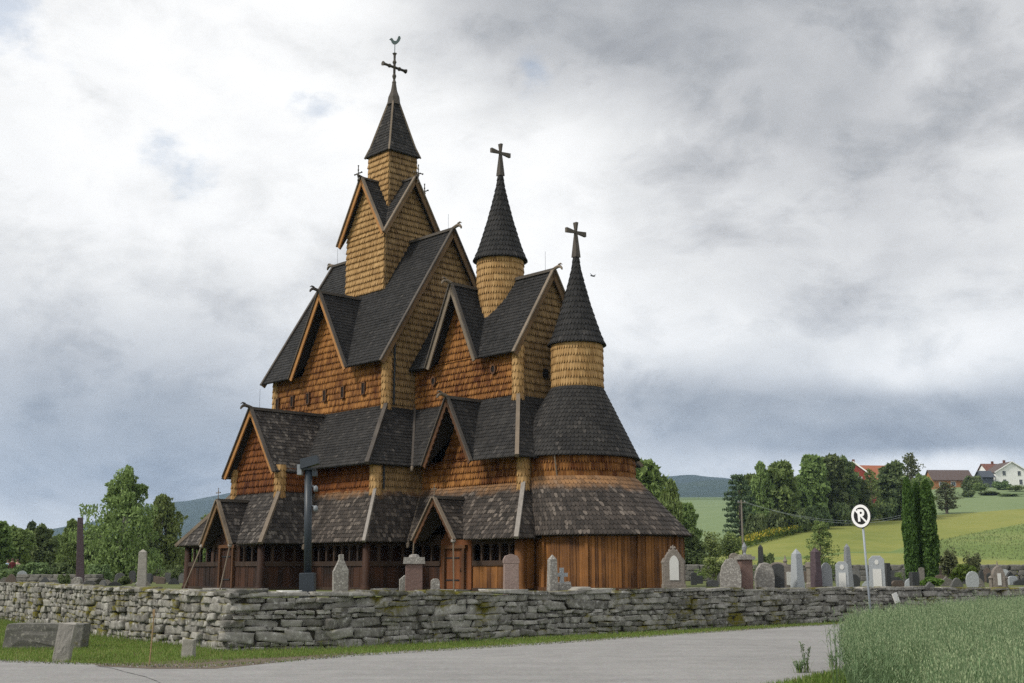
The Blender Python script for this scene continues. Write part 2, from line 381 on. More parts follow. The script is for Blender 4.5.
def roof_cut(s, xb0, xb1, xt0, xt1, yb, zb, yt, zt, mat, xd, dw, kd, yw):
    """a roof slope whose overhang is left out in front of a dormer's wall (plane y=yw)"""
    f = (yb - yw) / (yb - yt); zm = zb + (zt - zb) * f; xm0 = xb0 + (xt0 - xb0) * f; xm1 = xb1 + (xt1 - xb1) * f
    g = max(.02, dw - (zm - zb) / kd)
    mb = cmb()
    shingle_face(mb, [(xm0, s * yw, zm), (xm1, s * yw, zm), (xt1, s * yt, zt), (xt0, s * yt, zt)], RE, RW, RT)
    n = max(1, round(math.hypot(yb - yw, zm - zb) / RE)); e = math.hypot(yb - yw, zm - zb) / n
    shingle_face(mb, [(xb0, s * yb, zb), (xd - dw, s * yb, zb), (xd - g, s * yw, zm), (xm0, s * yw, zm)], e * .9999, RW, RT)
    shingle_face(mb, [(xd + dw, s * yb, zb), (xb1, s * yb, zb), (xm1, s * yw, zm), (xd + g, s * yw, zm)], e * .9999, RW, RT)
    return mb.build('roof', M[mat], church)
FR = {'S': Matrix.Identity(4), 'E': Matrix.Rotation(R(90), 4, 'Z'), 'N': Matrix.Rotation(R(180), 4, 'Z'), 'W': Matrix.Rotation(R(-90), 4, 'Z')}
def bargeboards(T, x, hw, y, ze, zp, mat, parent, under, depth=.24, scallop=False):
    """two sloping boards on a gable's edge plus the dark soffit edge behind"""
    for s in (-1, 1):
        a = V3((x + s * (hw + .03), y, ze - .08)); b = V3((x, y, zp + .02))
        d = (b - a).normalized(); nrm = V3((-d.z * 1, 0, d.x)) if s > 0 else V3((d.z * -1, 0, d.x))
        dn = V3((0, 1, 0)).cross(d);
        if dn.z > 0: dn = -dn
        mb = cmb(); L = (b - a).length
        k = max(2, int(L / .28)) if scallop else 1
        out = []; inn = []
        for i in range(k * 4 + 1):
            f = i / (k * 4); p = a + (b - a) * f
            q = depth * (1 - (.24 * abs(math.sin(f * k * math.pi)) if scallop else 0))
            out.append(p - dn * .03); inn.append(p + dn * q)
        ring = out + inn[::-1]
        A = [T @ (p + V3((0, -.03, 0))) for p in ring]; Bk = [T @ (p + V3((0, .035, 0))) for p in ring]
        n = len(out)
        F = []
        for i in range(n - 1):
            F += [(i, i + 1, 2 * n - 2 - i, 2 * n - 1 - i), (2 * n + i, 2 * n + 2 * n - 1 - i, 2 * n + 2 * n - 2 - i, 2 * n + i + 1),
                  (i, 2 * n + i, 2 * n + i + 1, i + 1), (2 * n - 1 - i, 2 * n - 2 - i, 4 * n - 2 - i, 4 * n - 1 - i)]
        F += [(0, 2 * n - 1, 4 * n - 1, 2 * n), (n - 1, 3 * n - 1, 3 * n, n)]
        mb.raw(A + Bk, F); mb.build('gable_board', M[mat], parent)
        # roof edge strip above the board
        mb = cmb(); mb.beam(T @ (a - dn * .07 + V3((0, -.02, 0))), T @ (b - dn * .07 + V3((0, -.02, 0))), .16, .06, (T.to_3x3() @ dn)); mb.build('verge_strip', M[under], parent)
def dragon(T, x, y, z, mat, parent, s=1.0):
    mb = cmb(); pr = [(0, .05, 0, .10), (0, -.12, .05, .10), (0, -.28, .09, .10), (0, -.42, .06, .085), (0, -.50, -.02, .07), (0, -.53, -.10, .04)]
    pts = [T @ V3((x, y + q[1] * s, z + q[2] * s)) for q in pr]
    mb.tube(pts, [q[3] * s * .8 for q in pr], 7)
    mb.tube([T @ V3((x, y - .30 * s, z + .16 * s)), T @ V3((x, y - .44 * s, z + .20 * s)), T @ V3((x, y - .54 * s, z + .14 * s))], [.05 * s, .04 * s, .015 * s], 6)
    return mb.build('dragon_head', M[mat], parent)
def rod(x, y, z, h=.75):
    mb = cmb(); mb.tube([(x, y, z), (x, y, z + h)], .007, 5); return mb.build('lightning_rod', M['iron'], church)
def cross(base, h, arm, mat, axis='y', style='flared', parent=None, lift=.62):
    """wooden cross on a ridge or a spire; axis gives the direction of the arms"""
    mb = cmb(); x, y, z = base; c = V3(base) + V3((0, 0, h * lift)); ax = V3((0, 1, 0)) if axis == 'y' else V3((1, 0, 0)); tk = arm * .20
    oth = V3((1, 0, 0)) if axis == 'y' else V3((0, 1, 0))
    if style == 'flared':
        mb.beam(base, c, tk * 2.4, tk * 2.4, ax, taper=.36); mb.beam(c + V3((0, 0, h * (1 - lift))), c, tk * 1.7, tk * 1.1, ax, taper=.5)
        for s in (-1, 1): mb.beam(c + ax * s * arm, c, tk * 1.1, tk * 1.8, taper=.5)
    else:
        pr = [(.9, 0), (.7, .12), (1.25, .2), (.6, .28), (1.2, .38), (.7, .44), (.7, .7), (1.2, .76), (.6, .82), (.7, .95), (1.3, 1.0)]
        mb.lathe(base, [(tk * .62 * r, h * q) for r, q in pr], 8)
        for s in (-1, 1):
            pts = [c + ax * s * arm * q for q in (0, .3, .42, .55, .82, 1.0)]; mb.tube(pts, [tk * k for k in (.5, .45, .75, .45, .5, .85)], 8)
    return mb.build('cross', M[mat], parent or church)
def gable_roof(side, x, hw, yf, yr, ye, ze, zp, rmat, tmat, edge='trim_grey', ridge=True, head='trim_grey', scallop=False, depth=.18, both=True):
    """a gabled roof whose front faces `side`; ridge runs back from y=-yf to y=-yr, eaves to y=-ye"""
    T = FR[side]
    for s in (-1, 1):
        pts = [(x + s * hw, -yf, ze), (x + s * hw, -ye, ze), (x, -yr, zp), (x, -yf, zp)]
        roof([T @ V3(p) for p in pts], rmat)
    bargeboards(T, x, hw, -yf, ze, zp, tmat, church, edge, depth, scallop)
    if ridge:
        mb = cmb(); mb.beam(T @ V3((x, -yf - .05, zp + .06)), T @ V3((x, -yr, zp + .06)), .20, .13); mb.build('ridge_board', M['trim_dark'], church)
    if head: dragon(T, x, -yf - .02, zp + .08, head, church)
def gable_wall(side, x, hw_, y, z0, ze, zp, hwroof, mat):
    """triangular shingled wall under a gable, at depth y"""
    T = FR[side]; k = (zp - ze) / hwroof
    zt = zp - .14 - 0.0; h0 = (zt - z0) / k
    wall([T @ V3(p) for p in ((x - h0, -y, z0), (x + h0, -y, z0), (x, -y, zt))], mat, T.to_3x3() @ V3((0, -1, 0)))

# inner dark core so that no light falls through the openings
mb = cmb()
mb.box((-4.7, -5.35, GZ), (6.36, 5.35, 3.5)); mb.box((6.36, -2.8, GZ), (12.6, 2.8, 3.5)); mb.box((-1.9, -7.2, GZ), (1.78, -5.35, 3.3))
mb.box((-4.6, -3.45, 3.5), (4.5, 3.45, 7.6)); mb.box((4.5, -1.8, 3.5), (11.5, 1.8, 7.3))
mb.build('inner_wall', M['plank_dark'], church)

# ---- tower
p = P
tw, to, tg = p['tw'], p['tow'], p['tgo']
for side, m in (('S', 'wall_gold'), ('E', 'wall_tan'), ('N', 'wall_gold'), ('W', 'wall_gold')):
    T = FR[side]; h = T.to_3x3() @ V3((0, -1, 0))
    wall([T @ V3(q) for q in ((-tw, -tw, 11.6), (tw, -tw, 11.6), (tw, -tw, p['tez'] + .35), (-tw, -tw, p['tez'] + .35))], m, h)
    k = (p['tpz'] - p['tez']) / to; z0 = p['tez'] + .352; zt = p['tpz'] - .14; h0 = min(tw, (zt - z0) / k)
    wall([T @ V3(q) for q in ((-h0, -tw, z0), (h0, -tw, z0), (0, -tw, z0 + h0 * k))], m, h)
    for s in (-1, 1):
        pts = [(s * to, -tg, p['tez']), (s * to, -to, p['tez']), (0, 0, p['tpz']), (0, -tg, p['tpz'])]
        roof([T @ V3(q) for q in pts], 'roof_mid')
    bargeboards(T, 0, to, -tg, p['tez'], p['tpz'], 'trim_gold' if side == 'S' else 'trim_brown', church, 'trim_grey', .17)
    mb = cmb(); mb.beam(T @ V3((0, -tg - .05, p['tpz'] + .05)), T @ V3((0, -.9, p['tpz'] + .05)), .16, .10); mb.build('ridge_board', M['trim_dark'], church)
    c = T @ V3((0, -tg - .22, p['tpz'] - .32))
    cr = cross(tuple(c), .98, .30, 'trim_dark', 'x' if side in 'SN' else 'y', 'knobs', lift=.56)
    mb = cmb(); mb.beam(T @ V3((0, -tg + .1, p['tpz'] + .06)), T @ V3((0, -tg - .26, p['tpz'] + .14)), .10, .10); mb.build('cross_bracket', M['trim_dark'], church)
lw, lo = p['lw'], p['lo']
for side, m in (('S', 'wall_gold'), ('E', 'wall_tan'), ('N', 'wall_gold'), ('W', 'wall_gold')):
    T = FR[side]; h = T.to_3x3() @ V3((0, -1, 0))
    wall([T @ V3(q) for q in ((-lw, -lw, 18.0), (lw, -lw, 18.0), (lw, -lw, p['lez'] + .12), (-lw, -lw, p['lez'] + .12))], m, h)
    zf = p['lez'] + .55; rf = lo * .80
    roof([T @ V3(q) for q in ((-lo, -lo, p['lez']), (lo, -lo, p['lez']), (rf, -rf, zf), (-rf, -rf, zf))], 'roof_mid')
    roof([T @ V3(q) for q in ((-rf, -rf, zf), (rf, -rf, zf), (.05, -.05, p['lap'] - .1), (-.05, -.05, p['lap'] - .1))], 'roof_mid')
    mb = cmb(); mb.beam(T @ V3((lo, -lo, p['lez'] - .03)), T @ V3((rf, -rf, zf + .02)), .09, .09); mb.beam(T @ V3((rf, -rf, zf + .02)), T @ V3((.05, -.05, p['lap'])), .09, .09)
    mb.build('hip_board', M['trim_grey'], church)
mb = cmb(); mb.lathe((0, 0, 0), [(.36, 24.25), (.30, 24.7), (.17, 25.05), (.10, 25.5)], 8); mb.build('spire_cap', M['trim_dark'], church)
cross((0, 0, 25.1), p['ltop'] - 25.1 + .1, .78, 'trim_dark', 'y', 'knobs', lift=.62)
mb = cmb()
mb.tube([(0, 0, 27.1), (0, 0, 27.75)], .02, 6)
cock = [(-.34, .13), (-.22, .24), (-.14, .20), (-.06, .06), (.07, .04), (.14, .16), (.20, .34), (.30, .36), (.34, .22), (.27, .04), (.17, -.08), (.05, -.17), (-.10, -.16), (-.20, -.04), (-.24, .08)]
mb.prism([(a * .9, 27.85 + b * .9) for a, b in cock], -.02, .02, M=Matrix.Rotation(R(47), 4, 'Z'))
mb.build('weathercock', M['copper'], church)

# ---- nave, upper storey
ne, nn, nw = p['ne'], p['nn'], p['nwn']
nO = nn + p['nov']; xe, xw = ne + p['ngo'], nw - p['ngo']
sl = (p['nrz'] - p['nez']) / nO
for s in (-1, 1):
    roof_cut(s, xw, xe, xw, xe, nO, p['nez'], 0, p['nrz'], 'roof_up', p['ndx'], p['ndw'], (p['ndz'] - p['nez']) / p['ndw'], nn)
    wall([(nw, s * nn, 7.2), (ne, s * nn, 7.2), (ne, s * nn, 9.6), (nw, s * nn, 9.6)], 'wall_orange', (0, s, 0), t=.07)
for x, h in ((ne, 1), (nw, -1)):
    zc = p['nrz'] - sl * nn - .12
    wall([(x, -nn, 3.6 if h > 0 else 7.0), (x, nn, 3.6 if h > 0 else 7.0), (x, nn, zc), (x, 0, p['nrz'] - .12), (x, -nn, zc)], 'wall_tan', (h, 0, 0))
mb = cmb(); mb.beam((xw - .05, 0, p['nrz'] + .06), (xe + .05, 0, p['nrz'] + .06), .20, .13); mb.build('ridge_board', M['trim_dark'], church)
for side, xx in (('E', xe), ('W', -xw)):
    bargeboards(FR[side], 0, nO, -xx, p['nez'], p['nrz'], 'trim_brown', church, 'trim_dark', .2)
    dragon(FR[side], 0, -xx - .02, p['nrz'] + .08, 'trim_grey', church, 1.1)
for side, xd in (('S', p['ndx']), ('N', -p['ndx'])):
    yb = (p['nrz'] - p['ndz']) / sl
    gable_roof(side, xd, p['ndw'], nn + p['ndo'], yb, nO - .1, p['nez'], p['ndz'], 'roof_up', 'trim_gold', 'trim_dark', head='trim_dark')
    gable_wall(side, xd, 0, nn, 9.602, p['nez'], p['ndz'], p['ndw'], 'wall_orange')
for x in (-4.42, -2.95, -1.32, .18, 1.72, 3.2):
    pass
def slot_window(x, y, z, wd=.17, ht=.46):
    f = cmb()
    f.box((x - wd / 2 - .05, y - .10, z - ht / 2 - .05), (x - wd / 2, y + .0, z + ht / 2 + .05)); f.box((x + wd / 2, y - .10, z - ht / 2 - .05), (x + wd / 2 + .05, y, z + ht / 2 + .05))
    f.box((x - wd / 2, y - .10, z + ht / 2), (x + wd / 2, y, z + ht / 2 + .05)); f.box((x - wd / 2 - .07, y - .14, z - ht / 2 - .09), (x + wd / 2 + .07, y, z - ht / 2 - .05))
    o = f.build('window', M['post'], church)
    g = cmb(); g.box((x - wd / 2, y - .072, z - ht / 2 - .05), (x + wd / 2, y - .01, z + ht / 2)); g.build('pane', M['black'], o)  # black sheet painted as the dark of the recess, no glass
WX = [-4.18, -3.02, -1.86, -.72, .42, 1.56]
# ---- choir, upper storey
ce, cn = p['ce'], p['cn']; cO = cn + p['cov']; cx = ce + p['cgo']; csl = (p['crz'] - p['cez']) / cO
for s in (-1, 1):
    roof_cut(s, ne, cx, ne, cx, cO, p['cez'], 0, p['crz'], 'roof_up', p['cdx'], p['cdw'], (p['cdz'] - p['cez']) / p['cdw'], cn)
    wall([(ne + .06, s * cn, 7.1), (ce, s * cn, 7.1), (ce, s * cn, 9.35), (ne + .06, s * cn, 9.35)], 'wall_orange', (0, s, 0), e=.27)
zc = p['crz'] - csl * cn - .12
wall([(ce, -cn, 7.0), (ce, cn, 7.0), (ce, cn, zc), (ce, 0, p['crz'] - .12), (ce, -cn, zc)], 'wall_tan', (1, 0, 0))
mb = cmb(); mb.beam((ne, 0, p['crz'] + .06), (cx + .05, 0, p['crz'] + .06), .20, .13); mb.build('ridge_board', M['trim_dark'], church)
bargeboards(FR['E'], 0, cO, -cx, p['cez'], p['crz'], 'trim_brown', church, 'trim_grey', .2)
dragon(FR['E'], 0, -cx - .02, p['crz'] + .08, 'trim_grey', church, .95)
for side, xd in (('S', p['cdx']), ('N', -p['cdx'])):
    gable_roof(side, xd, p['cdw'], cn + p['cdo'] + .25, (p['crz'] - p['cdz']) / csl, cO - .1, p['cez'], p['cdz'], 'roof_up', 'trim_grey', 'trim_dark', head='trim_grey')
    gable_wall(side, xd, 0, cn, 9.352, p['cez'], p['cdz'], p['cdw'], 'wall_orange')
def round_opening(x, y, z):
    mb = cmb(); T = Matrix.Translation((x, y, z)) @ Matrix.Rotation(R(90), 4, 'X')
    n = 12
    P0 = [T @ V3((r_ * math.cos(2 * math.pi * k / n), r_ * 1.4 * math.sin(2 * math.pi * k / n), h_)) for r_, h_ in ((.17, 0), (.17, .1), (.11, .1), (.11, .02)) for k in range(n)]
    mb.raw(P0, [(j * n + k, j * n + (k + 1) % n, (j + 1) * n + (k + 1) % n, (j + 1) * n + k) for j in range(3) for k in range(n)])
    o = mb.build('window', M['post'], church)
    g = cmb(); g.raw([T @ V3((.115 * math.cos(2 * math.pi * k / n), .16 * math.sin(2 * math.pi * k / n), .06)) for k in range(n)], [tuple(range(n))]); g.build('pane', M['black'], o)  # black disc painted as the dark inside the opening

# ---- turrets
def turret(e, r, zb, ez, er, ap, top):
    mb = cmb(); shingle_loft(mb, [(e, 0, r, zb), (e, 0, r, ez + .02)], WE, WW, .05); mb.build('turret_drum', M['wall_gold'], church)
    H = ap - ez
    prof = [(e, 0, er * 1.08, ez - .03), (e, 0, er * .90, ez + .11 * H), (e, 0, er * .73, ez + .26 * H), (e, 0, er * .52, ez + .46 * H), (e, 0, er * .32, ez + .68 * H), (e, 0, er * .16, ez + .88 * H), (e, 0, .13, ap)]
    mb = cmb(); shingle_loft(mb, prof, .27, .15, .03); mb.build('spire', M['roof_up'], church)
    cross((e, 0, ap - .02), top - ap + .05, .60, 'trim_dark', 'y', 'flared', lift=.72)
turret(p['t1e'], p['t1r'], 10.6, p['t1ez'], p['t1er'], p['t1ap'], p['t1top'])
turret(p['t2e'], p['t2r'], 7.0, p['t2ez'], p['t2er'], p['t2ap'], p['t2top'])

# ---- corner pilasters clad in shingles
def pilaster(x, y, z0, z1, r=.20, mat='wall_gold'):
    mb = cmb(); shingle_loft(mb, [(x, y, r, z0), (x, y, r, z1)], WE, .12, .045); mb.build('corner_post', M[mat], church)
pilaster(ne - .08, -nn + .04, 7.2, 9.7, .22); pilaster(nw + .08, -nn + .04, 7.2, 9.6, .20)
pilaster(ce - .06, -cn + .04, 7.1, 9.5, .24)
pilaster(p['n2e'] - .08, -p['n2s'] + .04, 3.2, 4.75, .24); pilaster(p['c2e'] - .08, -p['c2s'] + .04, 3.2, 4.95, .24)
pilaster(p['b2e'] - .08, -p['b2s'] + .04, 3.2, 4.7, .24); pilaster(p['b2w'] + .08, -p['b2s'] + .04, 3.2, 4.7, .22)

# ---- second storey (aisles)
n2e, n2s, n2w = p['n2e'], p['n2s'], -4.95
wz0, wz1 = 3.3, 4.88
wall([(n2w, -n2s, wz0), (n2e, -n2s, wz0), (n2e, -n2s, wz1), (n2w, -n2s, wz1)], 'wall_red', (0, -1, 0))
wall([(n2w, n2s, wz0), (n2e, n2s, wz0), (n2e, n2s, wz1), (n2w, n2s, wz1)], 'wall_red', (0, 1, 0))
wall([(n2e, -n2s, wz0), (n2e, n2s, wz0), (n2e, n2s, 4.8), (n2e, -n2s, 4.8)], 'wall_tan', (1, 0, 0))
wall([(n2w, -n2s, wz0), (n2w, n2s, wz0), (n2w, n2s, 7.0), (n2w, -n2s, 7.0)], 'wall_red', (-1, 0, 0))
c2e, c2s = p['c2e'], p['c2s']
for s in (-1, 1):
    wall([(n2e, s * c2s, wz0), (c2e, s * c2s, wz0), (c2e, s * c2s, 4.72), (n2e, s * c2s, 4.72)], 'wall_orange', (0, s, 0), e=.27)
wall([(c2e, -c2s, wz0), (c2e, c2s, wz0), (c2e, c2s, 5.05), (c2e, -c2s, 5.05)], 'wall_tan', (1, 0, 0))
# roofs of the second storey
nz, ez2 = p['nwb'], p['n2ez']; oe, os_ = p['n2oe'], p['n2os']; owx = -5.2
co, coe = p['c2os'], p['c2oe']; cz2 = p['c2ez']
for s in (-1, 1):
    roof([(owx, s * os_, ez2), (oe, s * os_, ez2), (ne, s * nn, nz), (nw, s * nn, nz)], 'roof_mid')
    roof([(oe, s * os_, ez2), (oe, s * co, ez2), (ne, s * cn, nz - .06), (ne, s * nn, nz)], 'roof_mid', hint=(1, 0, .5))
    roof_cut(s, oe, coe, ne, ce, co, cz2, cn, p['cwb'], 'roof_mid', p['c2dx'], p['c2dw'], (p['c2dz'] - cz2) / p['c2dw'], c2s)
    bar((oe + .02, s * (os_ + .02), ez2), (ne + .02, s * (nn + .02), nz + .05), .17, .16, 'trim_dark', 'hip_board')
    bar((coe + .02, s * (co + .02), cz2), (ce + .02, s * (cn + .02), p['cwb'] + .05), .16, .16, 'trim_grey', 'hip_board')
    bar((oe, s * co, ez2 + .01), (ne, s * cn, nz), .10, .10, 'trim_dark', 'valley_board')
roof([(coe, -co, cz2), (coe, co, cz2), (ce, cn, p['cwb']), (ce, -cn, p['cwb'])], 'roof_mid', hint=(1, 0, .5))
roof([(owx - .1, -os_, ez2), (owx - .1, os_, ez2), (nw, nn, nz), (nw, -nn, nz)], 'roof_mid', hint=(-1, 0, .2))
# choir second storey dormers
for side, xd in (('S', p['c2dx']), ('N', -p['c2dx'])):
    k = (p['cwb'] - cz2) / (co - cn); yr = cn + (p['cwb'] - p['c2dz']) / k
    gable_roof(side, xd, p['c2dw'], co + .10, yr, co - .05, cz2, p['c2dz'], 'roof_mid', 'post', 'trim_dark', head='trim_grey', scallop=True)
    gable_wall(side, xd, 0, c2s, 4.722, cz2, p['c2dz'], p['c2dw'], 'wall_orange')
# upper porch bay with its gable
b2x = (p['b2ow'] + p['b2oe']) / 2; b2h = (p['b2oe'] - p['b2ow']) / 2; kk = (nz - ez2) / (os_ - nn)
yr = nn + (nz - p['b2gz']) / kk
for s in (-1, 1):
    roof([(b2x + s * b2h, -p['b2os'], p['b2ez']), (b2x + s * b2h, -os_, p['b2ez']), (b2x, -yr, p['b2gz']), (b2x, -p['b2os'], p['b2gz'])], 'roof_bay')
bargeboards(FR['S'], b2x, b2h, -p['b2os'], p['b2ez'], p['b2gz'], 'trim_gold', church, 'trim_dark', .17)
mb = cmb(); mb.beam((b2x, -p['b2os'] - .05, p['b2gz'] + .06), (b2x, -yr, p['b2gz'] + .06), .2, .13); mb.build('ridge_board', M['trim_dark'], church)
dragon(FR['S'], b2x, -p['b2os'], p['b2gz'] + .08, 'trim_dark', church, 1.0)
k = (p['b2gz'] - p['b2ez']) / b2h; z0 = 4.6; h0 = min(1.9, (p['b2gz'] - .14 - z0) / k)
wall([(p['b2w'], -p['b2s'], 3.2), (p['b2e'], -p['b2s'], 3.2), (p['b2e'], -p['b2s'], z0), (p['b2w'], -p['b2s'], z0)], 'wall_red', (0, -1, 0))
wall([(b2x - h0, -p['b2s'], z0 + .002), (b2x + h0, -p['b2s'], z0 + .002), (b2x, -p['b2s'], z0 + .002 + h0 * k)], 'wall_red', (0, -1, 0))
wall([(p['b2e'], -p['b2s'], 3.2), (p['b2e'], -n2s, 3.2), (p['b2e'], -n2s, z0), (p['b2e'], -p['b2s'], z0)], 'wall_red', (1, 0, 0))
wall([(p['b2w'], -p['b2s'], 3.2), (p['b2w'], -n2s, 3.2), (p['b2w'], -n2s, z0), (p['b2w'], -p['b2s'], z0)], 'wall_red', (-1, 0, 0))
# ---- lowest roofs (the gallery)
o1, s1, z1 = p['n1oe'], p['n1os'], p['n1ez']; c1o, c1s_, cz1 = p['c1oe'], p['c1os'], p['c1ez']; nt = p['n2wb']
bO, bW, bS = p['b1oe'], p['b1ow'], p['b1os']; ow1 = -6.0
roof([(bO, -s1, z1), (o1, -s1, z1), (n2e, -n2s, nt), (p['b2e'], -n2s, nt)], 'roof_low')
roof([(ow1, -s1, z1), (bW, -s1, z1), (p['b2w'], -n2s, nt), (n2w, -n2s, nt)], 'roof_low')
roof([(ow1, s1, z1), (o1, s1, z1), (n2e, n2s, nt), (n2w, n2s, nt)], 'roof_low')
roof([(ow1, -s1, z1), (ow1, s1, z1), (n2w, n2s, nt), (n2w, -n2s, nt)], 'roof_low', hint=(-1, 0, .3))
for s in (-1, 1):
    roof([(o1, s * s1, z1), (o1, s * c1s_, z1), (n2e, s * c2s, nt), (n2e, s * n2s, nt)], 'roof_low', hint=(1, 0, .3))
    roof_cut(s, o1, c1o, n2e, c2e, c1s_, cz1, c2s, p['c2wb'], 'roof_low', p['q1x'], p['q1w'], (p['q1z'] - cz1) / p['q1w'], p['c1s'] + .06)
    bar((o1 + .02, s * (s1 + .02), z1), (n2e + .02, s * (n2s + .02), nt + .06), .13, .14, 'trim_silver', 'hip_board')
    bar((c1o + .02, s * (c1s_ + .02), cz1), (c2e + .02, s * (c2s + .02), p['c2wb'] + .06), .17, .15, 'trim_silver', 'hip_board')
    bar((o1, s * c1s_, z1 + .01), (n2e, s * c2s, nt), .12, .10, 'trim_grey', 'valley_board')
roof([(c1o, -c1s_, cz1), (c1o, c1s_, cz1), (c2e, c2s, p['c2wb']), (c2e, -c2s, p['c2wb'])], 'roof_low', hint=(1, 0, .3))
bz = p['b1ez']
roof_cut(-1, bW, bO, p['b2w'], p['b2e'], bS, bz, p['b2s'], nt, 'roof_bay', p['p1x'], p['p1w'], (p['p1z'] - bz) / p['p1w'], p['b1s'] + .06)
roof([(bO, -bS, bz), (bO, -s1, bz), (p['b2e'], -n2s, nt), (p['b2e'], -p['b2s'], nt)], 'roof_bay', hint=(1, 0, .3))
roof([(bW, -bS, bz), (bW, -s1, bz), (p['b2w'], -n2s, nt), (p['b2w'], -p['b2s'], nt)], 'roof_bay', hint=(-1, 0, .3))
bar((bO + .02, -bS - .02, bz), (p['b2e'] + .02, -p['b2s'] - .02, nt + .06), .17, .15, 'trim_grey', 'hip_board')
bar((bW - .02, -bS - .02, bz), (p['b2w'] - .02, -p['b2s'] - .02, nt + .06), .17, .15, 'trim_grey', 'hip_board')
bar((bO, -s1, bz + .02), (p['b2e'], -n2s, nt), .12, .10, 'trim_dark', 'valley_board')
# knobs where the valleys end
for x, y, z in ((bO + .03, -s1 - .02, bz - .12), (o1 + .03, -c1s_ - .03, z1 - .1), (oe + .03, -co - .03, ez2 - .08)):
    mb = cmb(); mb.tube([(x - .1, y + .1, z + .12), (x, y, z), (x + .04, y - .05, z - .14)], [.08, .085, .05], 8); mb.build('gargoyle', M['trim_grey'], church)
# apse
A2, A1 = (12.95, 0), (14.75, 0)
mb = cmb(); shingle_loft(mb, [(A2[0], 0, 2.78, 4.60), (A2[0] + .03, 0, 2.58, 4.95), (13.19, 0, 1.12, 7.62)], .2, .16, .024); mb.build('apse_roof', M['roof_mid'], church)
mb = cmb(); shingle_loft(mb, [(A2[0], 0, 2.56, 3.35), (A2[0], 0, 2.56, 4.62)], WE, WW, .05); mb.build('apse_wall', M['wall_orange'], church)
mb = cmb(); shingle_loft(mb, [(A1[0], 0, 3.46, 1.40), (A1[0] - .12, 0, 3.33, 1.66), (13.05, 0, 2.58, 3.78)], .2, .16, .024); mb.build('apse_roof', M['roof_low'], church)
mb = cmb()
random.seed(21)
for k in range(96):
    t0 = -math.pi * .62 + k * (math.pi * 1.24) / 96; t1 = t0 + math.pi * 1.24 / 96 * random.uniform(.86, .97); r0 = 3.06; h = random.uniform(.0, .045); big = (k % 16 == 5)
    if big: h = .11
    Pq = []
    for z in (GZ + .22, 1.62):
        for r_ in (r0 - .05, r0 + h):
            for t in (t0, t1): Pq.append((A1[0] + r_ * math.cos(t), r_ * math.sin(t), z))
    mb.raw(Pq, [(0, 1, 3, 2), (4, 6, 7, 5), (2, 3, 7, 6), (0, 2, 6, 4), (1, 5, 7, 3), (0, 4, 5, 1)])
mb.build('plank_wall', M['plank'], church)
mb = cmb(); mb.lathe((A1[0], 0, 0), [(3.0, GZ), (3.0, 1.6)], 48); mb.build('inner_wall', M['plank_dark'], church)
mb = cmb(); mb.lathe((A1[0], 0, 0), [(3.18, GZ), (3.18, GZ + .22)], 48); mb.build('sill_beam', M['post'], church)
mb = cmb(); mb.lathe((A1[0], 0, 0), [(3.14, 1.35), (3.16, 1.5)], 48); mb.build('wall_plate', M['timber'], church)

